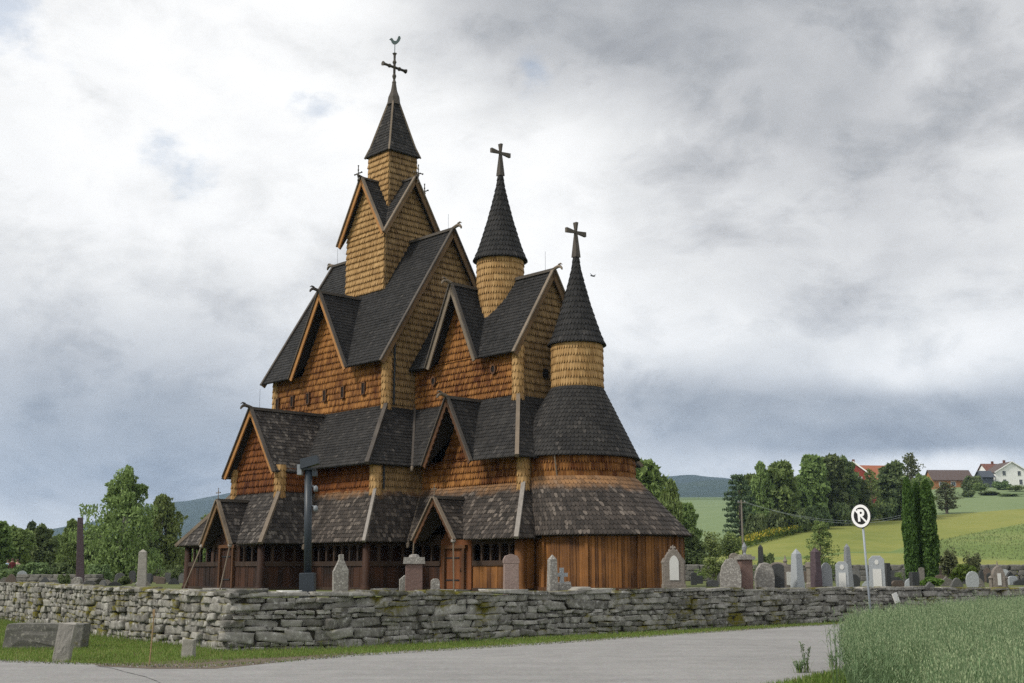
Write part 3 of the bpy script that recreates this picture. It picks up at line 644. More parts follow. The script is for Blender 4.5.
# ---- gallery walls
def planks(mb, A, U, N, L, z0, z1, wd=.2, out=.0):
    u = 0
    while u < L - .02:
        ww = min(wd * random.uniform(.8, 1.25), L - u); h = out + random.uniform(.0, .025)
        a = A + U * (u + .006); b = A + U * (u + ww - .006)
        Pq = [a - N * .05, b - N * .05, b + N * h, a + N * h]
        mb.raw([q + V3((0, 0, z0)) for q in Pq] + [q + V3((0, 0, z1)) for q in Pq], [(0, 1, 2, 3)[::-1], (4, 5, 6, 7), (0, 1, 5, 4), (1, 2, 6, 5), (2, 3, 7, 6), (3, 0, 4, 7)]); u += ww
def gallery(A, B, kind, mat='plank', zt=None, ztop=1.55, railz=.25):
    """one stretch of the gallery wall between two corners (x,y)"""
    A = V3((A[0], A[1], 0)); B = V3((B[0], B[1], 0)); L = (B - A).length; U = (B - A) / L; N = V3((U.y, -U.x, 0))
    def bx(mb, u0, u1, d0, d1, z0, z1):
        Pq = [A + U * u0 + N * d0, A + U * u1 + N * d0, A + U * u1 + N * d1, A + U * u0 + N * d1]
        mb.raw([q + V3((0, 0, z0)) for q in Pq] + [q + V3((0, 0, z1)) for q in Pq], [(0, 1, 2, 3)[::-1], (4, 5, 6, 7), (0, 1, 5, 4), (1, 2, 6, 5), (2, 3, 7, 6), (3, 0, 4, 7)])
    mb = cmb(); bx(mb, 0, L, -.12, .07, GZ, GZ + .17); sill = mb.build('sill_beam', M['timber'], church)
    if kind == 'planks':
        mb = cmb(); planks(mb, A, U, N, L, GZ + .17, ztop); mb.build('plank_wall', M[mat], church); return
    mb = cmb(); planks(mb, A, U, N, L, GZ + .17, railz); mb.build('plank_wall', M[mat], church)
    mb = cmb(); bx(mb, 0, L, -.08, .075, railz, railz + .2); bx(mb, 0, L, -.08, .06, 1.12, ztop)
    n = max(1, round(L / .58)); du = L / n
    for i in range(n + 1):
        u = i * du; bx(mb, max(0, u - .05), min(L, u + .05), -.06, .05, railz + .2, 1.12)
    for i in range(n):                       # rounded heads of the openings
        a, b = i * du + .05, (i + 1) * du - .05; c = (a + b) / 2; rr = (b - a) / 2
        for s in (-1, 1):
            e0 = c + s * rr; arc = [(c + s * rr * math.cos(t), 1.12 - rr * .75 + rr * .75 * math.sin(t)) for t in [math.pi / 2 * j / 4 for j in range(5)]]
            ring = [(e0, 1.12)] + arc
            Pf = [A + U * x + N * .045 + V3((0, 0, z)) for x, z in ring]; Pb = [A + U * x - N * .04 + V3((0, 0, z)) for x, z in ring]; m = len(ring)
            mb.raw(Pf + Pb, [(0, j, j + 1) for j in range(1, m - 1)] + [(m, m + j + 1, m + j) for j in range(1, m - 1)] + [(j, j + 1, m + j + 1, m + j) for j in range(1, m - 1)])
    mb.build('arcade', M['timber'], church)
random.seed(5)
n1e, n1s, c1e, c1s = p['n1e'], p['n1s'], p['c1e'], p['c1s']; b1w, b1e, b1s = p['b1w'], p['b1e'], p['b1s']
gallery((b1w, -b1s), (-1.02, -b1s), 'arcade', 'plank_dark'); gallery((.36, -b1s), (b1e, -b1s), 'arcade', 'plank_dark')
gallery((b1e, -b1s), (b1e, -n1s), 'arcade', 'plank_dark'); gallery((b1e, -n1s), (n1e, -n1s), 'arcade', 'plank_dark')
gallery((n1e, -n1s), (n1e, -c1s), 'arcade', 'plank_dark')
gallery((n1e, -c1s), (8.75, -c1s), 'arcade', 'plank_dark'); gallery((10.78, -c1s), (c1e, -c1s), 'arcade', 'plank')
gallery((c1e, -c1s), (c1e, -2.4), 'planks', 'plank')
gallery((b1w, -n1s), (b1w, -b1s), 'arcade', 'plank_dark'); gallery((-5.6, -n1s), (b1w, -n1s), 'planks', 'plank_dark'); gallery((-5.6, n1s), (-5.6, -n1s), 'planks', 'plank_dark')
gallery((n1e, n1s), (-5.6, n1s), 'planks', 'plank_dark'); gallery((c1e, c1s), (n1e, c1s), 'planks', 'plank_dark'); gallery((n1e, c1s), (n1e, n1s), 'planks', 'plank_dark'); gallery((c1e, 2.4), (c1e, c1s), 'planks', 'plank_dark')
def corner_post(x, y, r=.16, mat='plank_dark', z1=1.6):
    mb = cmb(); mb.lathe((x, y, 0), [(r * 1.45, GZ), (r * 1.45, GZ + .16), (r * 1.15, GZ + .2), (r * 1.2, GZ + .3), (r, GZ + .36), (r, z1)], 14); mb.build('corner_post', M[mat], church, True)
for q in ((b1w, -b1s), (b1e, -b1s), (n1e, -n1s), (c1e, -c1s), (-5.6, -n1s), (n1e, n1s)): corner_post(*q)
corner_post(c1e - .0, -c1s - .0, .20, 'plank')
# porches with doors
def porch(x, hw, yf, ze, zp, yr, ye, ywall, dw, mat_r, tmat, dmat, zdoor, scallop=False):
    gable_roof('S', x, hw, yf, yr, ye, ze, zp, mat_r, tmat, 'trim_grey', head=None, scallop=scallop, depth=.15)
    cross((x, -yf + .02, zp + .05), .55, .17, 'trim_grey', 'x', 'knobs', lift=.62)
    # panelled wall with a door
    k = (zp - ze) / hw; mb = cmb(); A = V3((x - hw + .25, -ywall, 0))
    wdt = 2 * hw - .5
    planks(mb, A, V3((1, 0, 0)), V3((0, -1, 0)), (wdt - 2 * dw) / 2, GZ + .1, ze, .2, .02)
    mb.build('plank_wall', M[dmat], church); mb = cmb()
    planks(mb, A + V3(((wdt + 2 * dw) / 2, 0, 0)), V3((1, 0, 0)), V3((0, -1, 0)), (wdt - 2 * dw) / 2, GZ + .1, ze, .2, .02)
    mb.build('plank_wall', M[dmat], church)
    mb = cmb(); z0 = zdoor + .12; hh = (zp - .2 - z0) / k; hh = min(hh, hw - .2)
    mb.prism([(x - hh, z0), (x + hh, z0), (x, z0 + hh * k)], -ywall - .03, -ywall + .05); mb.build('gable_panel', M[dmat], church)
    f = cmb()
    for s in (-1, 1): f.box((x + s * (dw + .06) - .07, -ywall - .16, GZ + .1), (x + s * (dw + .06) + .07, -ywall, zdoor))
    f.box((x - dw - .2, -ywall - .17, zdoor), (x + dw + .2, -ywall, zdoor + .14)); f.build('door_frame', M['post'], church)
    d = cmb(); planks(d, V3((x - dw + .012, -ywall - .03, 0)), V3((1, 0, 0)), V3((0, -1, 0)), 2 * dw - .024, GZ + .12, zdoor - .01, .2); door = d.build('door', M[dmat], church)
    h = cmb()
    for z in (GZ + .45, zdoor - .4): h.box((x - dw + .03, -ywall - .078, z), (x + dw * .5, -ywall - .052, z + .05))
    h.build('hinge', M['iron'], door)
    h = cmb(); h.tube([(x + dw - .12, -ywall - .09, .15 + GZ + .8), (x + dw - .12, -ywall - .12, GZ + .88), (x + dw - .12, -ywall - .09, GZ + .8)], .02, 6); h.build('handle', M['iron'], door)
    s_ = cmb(); s_.box((x - dw - .35, -ywall - .75, GZ - .15), (x + dw + .35, -ywall + .1, GZ + .1)); s_.build('door_step', M['stone_step'], church)
M['stone_step'] = mat_plain('worn_step_stone', (.24, .23, .21), .85)
porch(p['p1x'], p['p1w'], p['p1s'], bz + .02, p['p1z'], 7.61, bS - .02, b1s + .004, .50, 'roof_bay', 'trim_brown', 'plank_dark', 1.05)
porch(p['q1x'], p['q1w'], p['q1s'], cz1 + .02, p['q1z'], 3.32, c1s_ - .02, c1s + .004, .56, 'roof_low', 'post', 'plank_door', .95, True)
def strut(a, b):
    mb = cmb(); mb.tube([a, b], .032, 7); mb.build('strut', M['trim_grey'], church)
strut((p['p1x'] - p['p1w'], -p['p1s'], bz - .05), (p['p1x'] - p['p1w'] - .55, -p['p1s'] - .5, GZ)); strut((p['p1x'] + p['p1w'], -p['p1s'], bz - .05), (p['p1x'] + p['p1w'] + .08, -p['p1s'] - .45, GZ))
strut((p['q1x'] + p['q1w'], -p['q1s'], cz1 - .05), (p['q1x'] + p['q1w'] + .12, -p['q1s'] - .05, GZ)); strut((p['q1x'] - p['q1w'], -p['q1s'], cz1 - .05), (p['q1x'] - p['q1w'] - .05, -p['q1s'] - .1, GZ))
for x in (p['p1x'] - p['p1w'], p['p1x'] + p['p1w']):
    mb = cmb(); mb.lathe((x, -p['p1s'], bz - .16), [(.05, 0), (.10, .05), (.10, .12), (.04, .18)], 8); mb.build('pendant', M['trim_silver'], church)
mb = cmb(); mb.lathe((p['q1x'] + p['q1w'], -p['q1s'], cz1 - .16), [(.05, 0), (.10, .05), (.10, .12), (.04, .18)], 8); mb.build('pendant', M['trim_silver'], church)
# small windows of the upper walls
for x in WX_FIX if 'WX_FIX' in globals() else [-4.4, -3.05, -1.65, -.2, 1.3, 2.95]:
    slot_window(x, -nn - .02, 8.42)
round_opening(6.1, -cn - .05, 8.55); round_opening(10.15, -cn - .05, 8.62)
mb = cmb(); mb.box((ce + .06, -.55, 8.25), (ce + .12, -.27, 8.62)); mb.build('window', M['black'], church)  # solid black box, the opening's darkness put into its colour
for x, y, z in ((ne - .05, 0, p['nrz']), (nw, 0, p['nrz'] + .1), (b2x, -p['b2os'] + .45, p['b2gz'] + .1), (p['ndx'], -nn - .1, p['ndz'] + .1), (ce - .3, 0, p['crz'] + .1)): rod(x, y, z, .9)
mb = cmb()
mb.tube([(ne + .10, -nn + .35, 7.5), (ne + .10, -nn + .35, 10.4)], .045, 6); mb.build('downpipe', M['iron'], church)
mb = cmb(); mb.tube([(n2e + .1, -n2s + .35, 3.5), (n2e + .1, -n2s + .35, 4.9)], .04, 6); mb.build('downpipe', M['iron'], church)
mb = cmb(); mb.tube([(14.2, -2.25, 3.7), (14.2, -2.4, 4.6)], .03, 6); mb.build('downpipe', M['trim_grey'], church)
# footing stones
mb = cmb(); mb.box((-5.7, -n1s - .1, GZ - .35), (n1e + .1, n1s + .1, GZ)); mb.box((b1w - .1, -b1s - .1, GZ - .35), (b1e + .1, -n1s - .1, GZ)); mb.box((n1e + .1, -c1s - .1, GZ - .35), (c1e + .1, c1s + .1, GZ))
mb.build('footing', M['stone_step'], church)

# ------------------------------------------------------------------ more materials
def mat_ground(name, cols, scale=1.0, fine=30, bump=.4, rough=.95, bd=.03):
    m, t = newmat(name); v = t.add('ShaderNodeNewGeometry').outputs['Position']
    a = t.noise(v, .12 * scale, 5, .6); b = t.noise(t.vmath('ADD', v, (31, 7, 3)), .9 * scale, 5, .6); c = t.noise(v, fine, 3, .7)
    f = t.math('ADD', t.math('MULTIPLY', a, .5), t.math('ADD', t.math('MULTIPLY', b, .3), t.math('MULTIPLY', c, .2)))
    n = len(cols); col = t.ramp(f, [(.32 + .36 * i / (n - 1), cc) for i, cc in enumerate(cols)])
    finish(t, col, rough, t.math('ADD', c, b), bump, bd, .1); return m
M['grass'] = mat_ground('verge_grass', [(.06, .075, .022), (.10, .135, .032), (.16, .18, .05)], 1, 25)
M['church_grass'] = mat_ground('churchyard_grass', [(.05, .058, .022), (.085, .10, .035), (.15, .145, .06)], 1, 12)
M['field_yellow'] = mat_ground('ripening_field', [(.115, .145, .034), (.165, .182, .046), (.22, .215, .062)], .25, 1.2, .2)
M['field_pale'] = mat_ground('pale_green_field', [(.10, .14, .066), (.13, .175, .080), (.16, .20, .095)], .2, 1.0, .2)
M['field_rough'] = mat_ground('rough_grass_slope', [(.075, .115, .032), (.125, .17, .05), (.19, .20, .075)], .6, 1.5, .5)
M['field_far'] = mat_ground('far_field', [(.07, .10, .035), (.10, .14, .05)], .05, .3, .2)
M['hill'] = mat_ground('wooded_hill', [(.012, .024, .018), (.022, .040, .026), (.038, .058, .034)], .03, .02, 1.0, bd=8)
M['dirt'] = mat_ground('bare_dirt', [(.07, .055, .04), (.14, .115, .09)], 2, 20)
def mat_road():
    m, t = newmat('worn_pale_asphalt'); v = t.add('ShaderNodeNewGeometry').outputs['Position']
    a = t.noise(v, .25, 5, .6); b = t.noise(v, 38, 3, .7); c = t.noise(v, 160, 2, .7); st = t.noise(t.vmath('MULTIPLY', v, (1, 1, 1)), 1.6, 6, .65)
    vor = t.add('ShaderNodeTexVoronoi', {'Vector': v, 'Scale': 70.0}).outputs[1]
    rt = t.add('ShaderNodeMapping', {'Vector': v, 'Rotation': (0, 0, R(-46)), 'Scale': (.10, 1.3, 1)}); trk = t.noise(rt.outputs[0], 1.0, 4, .6); g8 = t.noise(v, 11, 4, .7)
    f = t.math('ADD', t.math('MULTIPLY', a, .15), t.math('ADD', t.math('MULTIPLY', b, .25), t.math('ADD', t.math('MULTIPLY', st, .2), t.math('ADD', t.math('MULTIPLY', trk, .15), t.math('MULTIPLY', g8, .25)))))
    col = t.ramp(f, [(.34, (.13, .128, .124)), (.5, (.225, .221, .214)), (.66, (.315, .31, .30))])
    col = t.mix(.22, col, vor, 'MULTIPLY')
    finish(t, col, .9, t.math('ADD', b, c), .5, .006, .25); return m
M['road'] = mat_road()
def mat_stone(name, c0, c1, lichen=(.42, .42, .38), lam=.4, moss=None, sc_=6, isl=.5, spots=14):
    m, t = newmat(name); v = obc(t); r = rnd(t)
    n = t.noise(v, sc_, 7, .65); f = t.math('ADD', t.math('MULTIPLY', r, isl), t.math('MULTIPLY', t.math('SUBTRACT', n, .3), 1.3), clamp=True)
    col = t.mix(f, c0, c1)
    s = t.noise(t.vmath('ADD', v, (3, 9, 1)), spots, 5, .7)
    col = t.mix(t.math('MULTIPLY', t.math('SUBTRACT', s, .60 - .1 * lam), 7 * lam, clamp=True), col, lichen)
    if moss:
        k = t.noise(v, moss[1], 5, .65); nz_ = t.add('ShaderNodeSeparateXYZ', {0: t.add('ShaderNodeNewGeometry').outputs['Normal']}).outputs[2]
        kk = t.math('MULTIPLY', t.math('SUBTRACT', t.math('ADD', k, t.math('MULTIPLY', nz_, .12)), moss[2]), 9, clamp=True)
        mc = t.mix(t.noise(v, 3, 3), (.060, .050, .010), (.14, .13, .018))
        col = t.mix(kk, col, mc)
    finish(t, col, .92, t.math('ADD', n, t.math('MULTIPLY', s, .5)), .7, .03, .15); return m
M['wall_stone'] = mat_stone('grey_field_stone', (.048, .045, .039), (.28, .27, .245), (.52, .52, .49), .62, (0, 1.0, .55), 5, .72, 8)
M['block'] = mat_stone('rough_granite_block', (.075, .075, .068), (.19, .18, .165), (.34, .33, .28), .6, (0, 1.6, .66), 5, .1)
M['pale_block'] = mat_stone('pale_granite', (.20, .19, .17), (.36, .34, .30), (.45, .44, .40), .3, None, 5, .1)
M['lichen'] = mat_stone('lichened_granite', (.14, .13, .12), (.30, .285, .26), (.48, .47, .43), .8, None, 7, .1, 18)
M['grey_gr'] = mat_stone('smooth_grey_granite', (.17, .18, .19), (.27, .28, .295), (.30, .30, .30), .1, None, 20, .1)
M['light_gr'] = mat_stone('light_grey_granite', (.25, .27, .285), (.36, .38, .395), (.30, .30, .30), .1, None, 20, .1)
M['dark_gr'] = mat_stone('dark_granite', (.035, .037, .038), (.075, .078, .078), (.2, .2, .19), .15, None, 12, .1)
M['red_gr'] = mat_stone('reddish_brown_granite', (.12, .078, .068), (.18, .122, .107), (.3, .26, .24), .2, None, 12, .1)
M['pink_gr'] = mat_stone('pinkish_granite', (.19, .14, .125), (.29, .22, .195), (.38, .35, .32), .3, None, 10, .1)
M['purple_gr'] = mat_stone('dark_purple_granite', (.06, .045, .052), (.12, .09, .10), (.2, .19, .19), .2, None, 12, .1)
M['brown_st'] = mat_stone('brownish_sandstone', (.14, .122, .105), (.24, .215, .19), (.36, .34, .29), .5, None, 8, .1)
M['pale_slab'] = mat_plain('whitish_stone', (.42, .42, .40), .8, .2, 6)
M['marble'] = mat_plain('white_marble', (.50, .50, .48), .5, .08, 5)
M['gold'] = mat_plain('faded_gilding', (.35, .30, .18), .5)
M['bark'] = mat_plain('grey_brown_bark', (.09, .075, .06), .9, .4, 5, bump=.6)
M['birch_bark'] = mat_plain('pale_birch_bark', (.35, .34, .31), .8, .5, 4)
def mat_leaf(name, c0, c1, tr=.28):
    m, t = newmat(name); r = rnd(t); v = obc(t); n = t.noise(v, .55, 3, .5)
    f = t.math('ADD', t.math('MULTIPLY', r, .55), t.math('MULTIPLY', t.math('SUBTRACT', n, .25), .9), clamp=True)
    oi = t.add('ShaderNodeObjectInfo').outputs['Random']
    col = t.mix(f, c0, c1); col = t.add('ShaderNodeHueSaturation', {'Hue': t.math('ADD', .485, t.math('MULTIPLY', oi, .03)), 'Saturation': 1.0, 'Value': t.math('ADD', .82, t.math('MULTIPLY', oi, .36)), 'Color': col}).outputs[0]
    finish(t, col, .7, None, spec=.2, transl=tr); return m
M['leaf'] = mat_leaf('green_leaves', (.080, .120, .036), (.235, .31, .10))
M['leaf_birch'] = mat_leaf('birch_leaves', (.095, .14, .042), (.26, .34, .115))
M['leaf_dark'] = mat_leaf('dark_leaves', (.062, .096, .038), (.18, .235, .09))
M['leaf_olive'] = mat_leaf('olive_leaves', (.07, .085, .038), (.17, .19, .09))
M['leaf_bright'] = mat_leaf('bright_green_leaves', (.050, .090, .014), (.130, .20, .035))
M['needle'] = mat_leaf('dark_needles', (.032, .055, .027), (.09, .125, .060), .15)
M['thuja'] = mat_leaf('thuja_sprays', (.030, .066, .014), (.092, .165, .034), .2)
M['goldenrod'] = mat_leaf('yellow_flowers', (.30, .27, .03), (.50, .43, .05), .2)
M['grass_blade'] = mat_leaf('grass_blades', (.065, .105, .018), (.17, .23, .05), .3)
M['dry_blade'] = mat_leaf('dry_grass_blades', (.13, .12, .05), (.24, .22, .09), .3)
M['oat_stem'] = mat_leaf('oat_leaves', (.080, .130, .062), (.185, .26, .13), .35)
M['oat_ear'] = mat_leaf('oat_spikelets', (.18, .24, .13), (.35, .395, .23), .35)

# ------------------------------------------------------------------ ground, churchyard, road
def poly_sheet(name, pts, z, mat, kind='structure', thick=None):
    mb = MB(); 
    if thick:
        n = len(pts); mb.raw([(x, y, z) for x, y in pts] + [(x, y, z - thick) for x, y in pts], [tuple(range(n))] + [(i, n + i, n + (i + 1) % n, (i + 1) % n) for i in range(n)])
    else: mb.face([(x, y, z) for x, y in pts])
    o = mb.build(name, mat); o['kind'] = kind; return o
def g(px, py, z=0.0): q = onz(px, py, z); return (q.x, q.y)
mb = MB(); n = 64
mb.face([(9000 * math.cos(2 * math.pi * k / n), 9000 * math.sin(2 * math.pi * k / n), -.03) for k in range(n)])
go = mb.build('ground', M['grass']); go['kind'] = 'structure'
WB = [(-260, 608), (-100, 614), (0, 619.5), (50, 627), (80, 633), (150, 641), (200, 646.5), (228, 650), (340, 647), (440, 641.5), (540, 636.5), (640, 631.5), (730, 627), (800, 624), (900, 620), (1024, 616), (1180, 612), (1400, 608)]
WTOP = {0: 1.42, 3: 1.39, 5: 1.35, 7: 1.30, 9: 1.29, 12: 1.265, 14: 1.20, 17: 1.10}
wall_path = [Vector(g(*q)) for q in WB]
tk = sorted(WTOP)
wall_top = [float(np.interp(i, tk, [WTOP[k] for k in tk])) for i in range(len(WB))]
inner = []
for i, q in enumerate(wall_path):       # the churchyard starts inside the wall
    a = wall_path[max(0, i - 1)]; b = wall_path[min(len(wall_path) - 1, i + 1)]; d = (b - a).normalized(); nn_ = Vector((-d.y, d.x)); inner.append(q + nn_ * .45)
CG = 1.04
yard = [tuple(q) for q in inner] + [(150, 95), (150, 112), (-150, 112), (-150, 60)]
yb_ = poly_sheet('churchyard_ground', yard, CG, M['church_grass'], thick=1.05)
far_edge = [(-400, 652), (-150, 657), (0, 661), (78, 663.5), (137, 666), (215, 667), (280, 661.5), (350, 655), (540, 643.5), (640, 637), (730, 630.7), (845, 623.7), (1024, 614.5), (1250, 606)]
near_edge = [(32, 50), (17.0, 35.5), (8.4, 26.0), (6.25, 23.2), (5.2, 21.55), (3.95, 19.4), (2.6, 18.7), (1.2, 18.2), (-2, 17.5), (-6, 14), (-14, 6), (-40, -6)]
road = [g(*q) for q in far_edge] + near_edge
poly_sheet('road', road, .012, M['road'])
ver = [g(x, y - .0) for x, y in ((90, 664), (137, 663.5), (180, 661), (240, 659), (300, 657), (352, 652.5), (358, 655), (300, 660.5), (250, 666), (215, 669.5), (150, 669.5), (100, 667))]
poly_sheet('dirt_edge', ver, .016, M['dirt'])
# a crack across the asphalt
mb = MB(); cp_ = [g(*q) for q in ((96, 667), (112, 669), (122, 672), (134, 675), (146, 678), (156, 682), (166, 687), (180, 693), (200, 700))]
for a, b in zip(cp_[:-1], cp_[1:]):
    w0 = .035; mb.face([(a[0], a[1], .017), (b[0], b[1], .017), (b[0] + .01, b[1] + w0, .017), (a[0] - .01, a[1] + w0, .017)])
o = mb.build('road_crack', mat_plain('tar_filled_crack', (.05, .05, .05), .9)); o['kind'] = 'structure'

# distant land: a polar sheet whose radial knots follow the rise of the fields
XK = [-400, 0, 60, 110, 150, 206, 235, 300, 400, 560, 640, 700, 740, 800, 850, 900, 950, 1024, 1250]
def tab(**k): return k
KN = {  # knot: list of (X, depth, y)
 'a': [(-400, 108, 579.5), (640, 108, 579.5), (1250, 108, 579)],
 'b': [(-400, 150, 577.5), (560, 150, 577), (640, 150, 569), (700, 150, 566), (740, 150, 561), (800, 150, 559), (850, 150, 553), (900, 150, 553.3), (950, 150, 557), (982, 150, 559.5), (1024, 150, 561), (1250, 150, 566)],
 'c': [(-400, 170, 576.5), (560, 170, 576), (640, 165, 567), (700, 165, 563.5), (740, 160, 558.5), (800, 165, 556), (850, 170, 551.8), (890, 175, 551.5), (907, 180, 546.5), (940, 192, 540), (969, 200, 534.3), (995, 208, 529), (1024, 215, 523.5), (1250, 230, 500)],
 'd': [(-400, 200, 575.5), (560, 200, 575), (640, 185, 563), (700, 185, 560), (734, 185, 552), (773, 200, 539), (800, 215, 531), (830, 228, 525), (850, 240, 521), (890, 258, 517), (939, 268, 515), (980, 275, 512), (1024, 285, 508.6), (1250, 300, 490)],
 'e': [(-400, 330, 574), (560, 330, 573), (640, 330, 533), (700, 330, 531), (740, 330, 522), (800, 360, 508), (850, 400, 500), (900, 420, 493), (950, 430, 487.5), (1024, 440, 485), (1250, 450, 478)],
 'f': [(-400, 900, 567), (560, 900, 566), (620, 900, 502), (700, 900, 500), (740, 900, 500), (800, 900, 502), (850, 900, 505), (1250, 900, 505)],
 'g': [(-400, 2300, 552), (560, 2300, 545), (640, 2300, 497.5), (740, 2300, 497), (850, 2300, 506), (1250, 2300, 508)],
 'h': [(-400, 4200, 535), (0, 4200, 545), (40, 4200, 541), (60, 4200, 535), (110, 4200, 518), (150, 4200, 505.5), (165, 4200, 503), (185, 4200, 500.5), (206, 4200, 496.5), (233, 4200, 492), (300, 4200, 485), (400, 4200, 480), (560, 4200, 480), (640, 4200, 479), (655, 4200, 477), (676, 4200, 477.6), (695, 4200, 475.8), (715, 4200, 477.5), (735, 4200, 480), (760, 4200, 483), (800, 4200, 490), (900, 4200, 500), (1250, 4200, 505)],
}
def knot(kx, X):
    t = KN[kx]; xs = [q[0] for q in t]; return float(np.interp(X, xs, [q[1] for q in t])), float(np.interp(X, xs, [q[2] for q in t]))
keys = 'abcdefgh'; STEPS = dict(zip('abcdefg', (4, 4, 4, 6, 6, 8, 16)))
Xs = np.arange(-400, 1251, 7.5)
def terrain_patch(name, k0, k1, mat, rel=0, kind='structure'):
    j0, j1 = keys.index(k0), keys.index(k1); V_ = []; W_ = None
    for X in Xs:
        col = []
        for j in range(j0, j1):
            r0, y0 = knot(keys[j], X); r1, y1 = knot(keys[j + 1], X)
            p0, p1 = at(X, y0, r0), at(X, y1, r1); st = STEPS[keys[j]]
            for s_ in range(st + (1 if j == j1 - 1 else 0)):
                f = s_ / st; q = p0.lerp(p1, f)
                if rel and keys[j] == 'g':
                    q.z = p0.z + (p1.z - p0.z) * (f ** 1.15)
                    q.z += rel * math.sin(math.pi * f) ** .7 * (noise.noise(q * .0013) + .45 * noise.noise(q * .004)) 
                    if f > .02: q.z += rel * .10 * noise.noise(q * .012)
                col.append(q)
        W_ = len(col); V_ += col
    nx = len(Xs); idx = np.arange(nx * W_).reshape(nx, W_)
    F = np.stack([idx[:-1, :-1], idx[1:, :-1], idx[1:, 1:], idx[:-1, 1:]], -1).reshape(-1, 4)
    o = np_mesh(name, np.array([tuple(q) for q in V_]), F, mat, smooth=True); o['kind'] = kind; return o
terrain_patch('lower_field', 'a', 'b', M['field_yellow'])
terrain_patch('rough_slope', 'b', 'c', M['field_rough'])
terrain_patch('yellow_field', 'c', 'd', M['field_yellow'])
terrain_patch('pale_field', 'd', 'f', M['field_pale'])
terrain_patch('far_land', 'f', 'g', M['field_far'])
terrain_patch('wooded_hills', 'g', 'h', M['hill'], 75)
def ground_z(X, r):
    """height of the land at pixel column X and depth r"""
    ks = [(knot(k, X)) for k in keys]; pts = [at(X, y, rr) for rr, y in ks]
    if r <= pts[0].y: return CG
    for p0, p1 in zip(pts[:-1], pts[1:]):
        if r <= p1.y: return p0.z + (p1.z - p0.z) * (r - p0.y) / (p1.y - p0.y)
    return pts[-1].z
def spot(X, r, z=None):
    z = ground_z(X, r) if z is None else z
    # X is read at the height of the spot
    d = ray(X, ypix(z, r)); return Vector((d.x * r / d.y, r, z))

# ------------------------------------------------------------------ dry stone wall
def stone_mesh(mb_v, mb_f, c, U, N, sx, sy, sz, seed, mats_, mi=0):
    """one irregular field stone: a rounded, dented block"""
    r = random.Random(seed); base = len(mb_v); n = 4; grid = {}
    jit = [[r.uniform(-.15, .15) for _ in range(3)] for _ in range(8)]
    def vert(i, j, k):
        if (i, j, k) in grid: return grid[(i, j, k)]
        a, b, c_ = (i / n - .5) * 2, (j / n - .5) * 2, (k / n - .5) * 2
        L = (abs(a) ** 26 + abs(b) ** 26 + abs(c_) ** 26) ** (1 / 26)
        s = 1 / max(L, 1e-6) if max(abs(a), abs(b), abs(c_)) > .999 else 1
        a, b, c_ = a * s, b * s, c_ * s
        dx = dy_ = dzv = 0
        for q in range(8):
            wx = ((1 + a) if q & 1 else (1 - a)) / 2; wy = ((1 + b) if q & 2 else (1 - b)) / 2; wz = ((1 + c_) if q & 4 else (1 - c_)) / 2
            ww = wx * wy * wz; dx += jit[q][0] * ww; dy_ += jit[q][1] * ww; dzv += jit[q][2] * ww
        nz = noise.noise(Vector((a * 1.3 + seed * .37, b * 1.3 + seed * .11, c_ * 1.3))) * .13 + noise.noise(Vector((a * 3.3 + seed * .7, b * 3.3, c_ * 3.3 + seed))) * .05
        x = (a / 2 * (1 + nz) + dx) * sx; y = (b / 2 * (1 + nz) + dy_ * .6) * sy; z = (c_ / 2 * (1 + nz) + dzv * .8) * sz
        mb_v.append(c + U * x + N * y + Vector((0, 0, z))); grid[(i, j, k)] = len(mb_v) - 1; return grid[(i, j, k)]
    for ax in range(3):
        for side in (0, n):
            for p_ in range(n):
                for q_ in range(n):
                    cs = []
                    for dp, dq in ((0, 0), (1, 0), (1, 1), (0, 1)):
                        t_ = [0, 0, 0]; t_[ax] = side; t_[(ax + 1) % 3] = p_ + dp; t_[(ax + 2) % 3] = q_ + dq; cs.append(vert(*t_))
                    mb_f.append(tuple(cs) if side else tuple(cs[::-1])); 
random.seed(3)
cum = [0]
for a, b in zip(wall_path[:-1], wall_path[1:]): cum.append(cum[-1] + (b - a).length)
def wpos(s):
    s = min(max(s, 0), cum[-1] - 1e-4)
    for i in range(len(cum) - 1):
        if s <= cum[i + 1]: break
    f = (s - cum[i]) / (cum[i + 1] - cum[i]); a, b = wall_path[i], wall_path[i + 1]; d = (b - a).normalized()
    p_ = a.lerp(b, f); return Vector((p_.x, p_.y, 0)), Vector((d.x, d.y, 0)), wall_top[i] + (wall_top[i + 1] - wall_top[i]) * f
VV, FF = [], []; CV, CF = [], []
corner_s = cum[7]
rows_z = 0; sd = 0
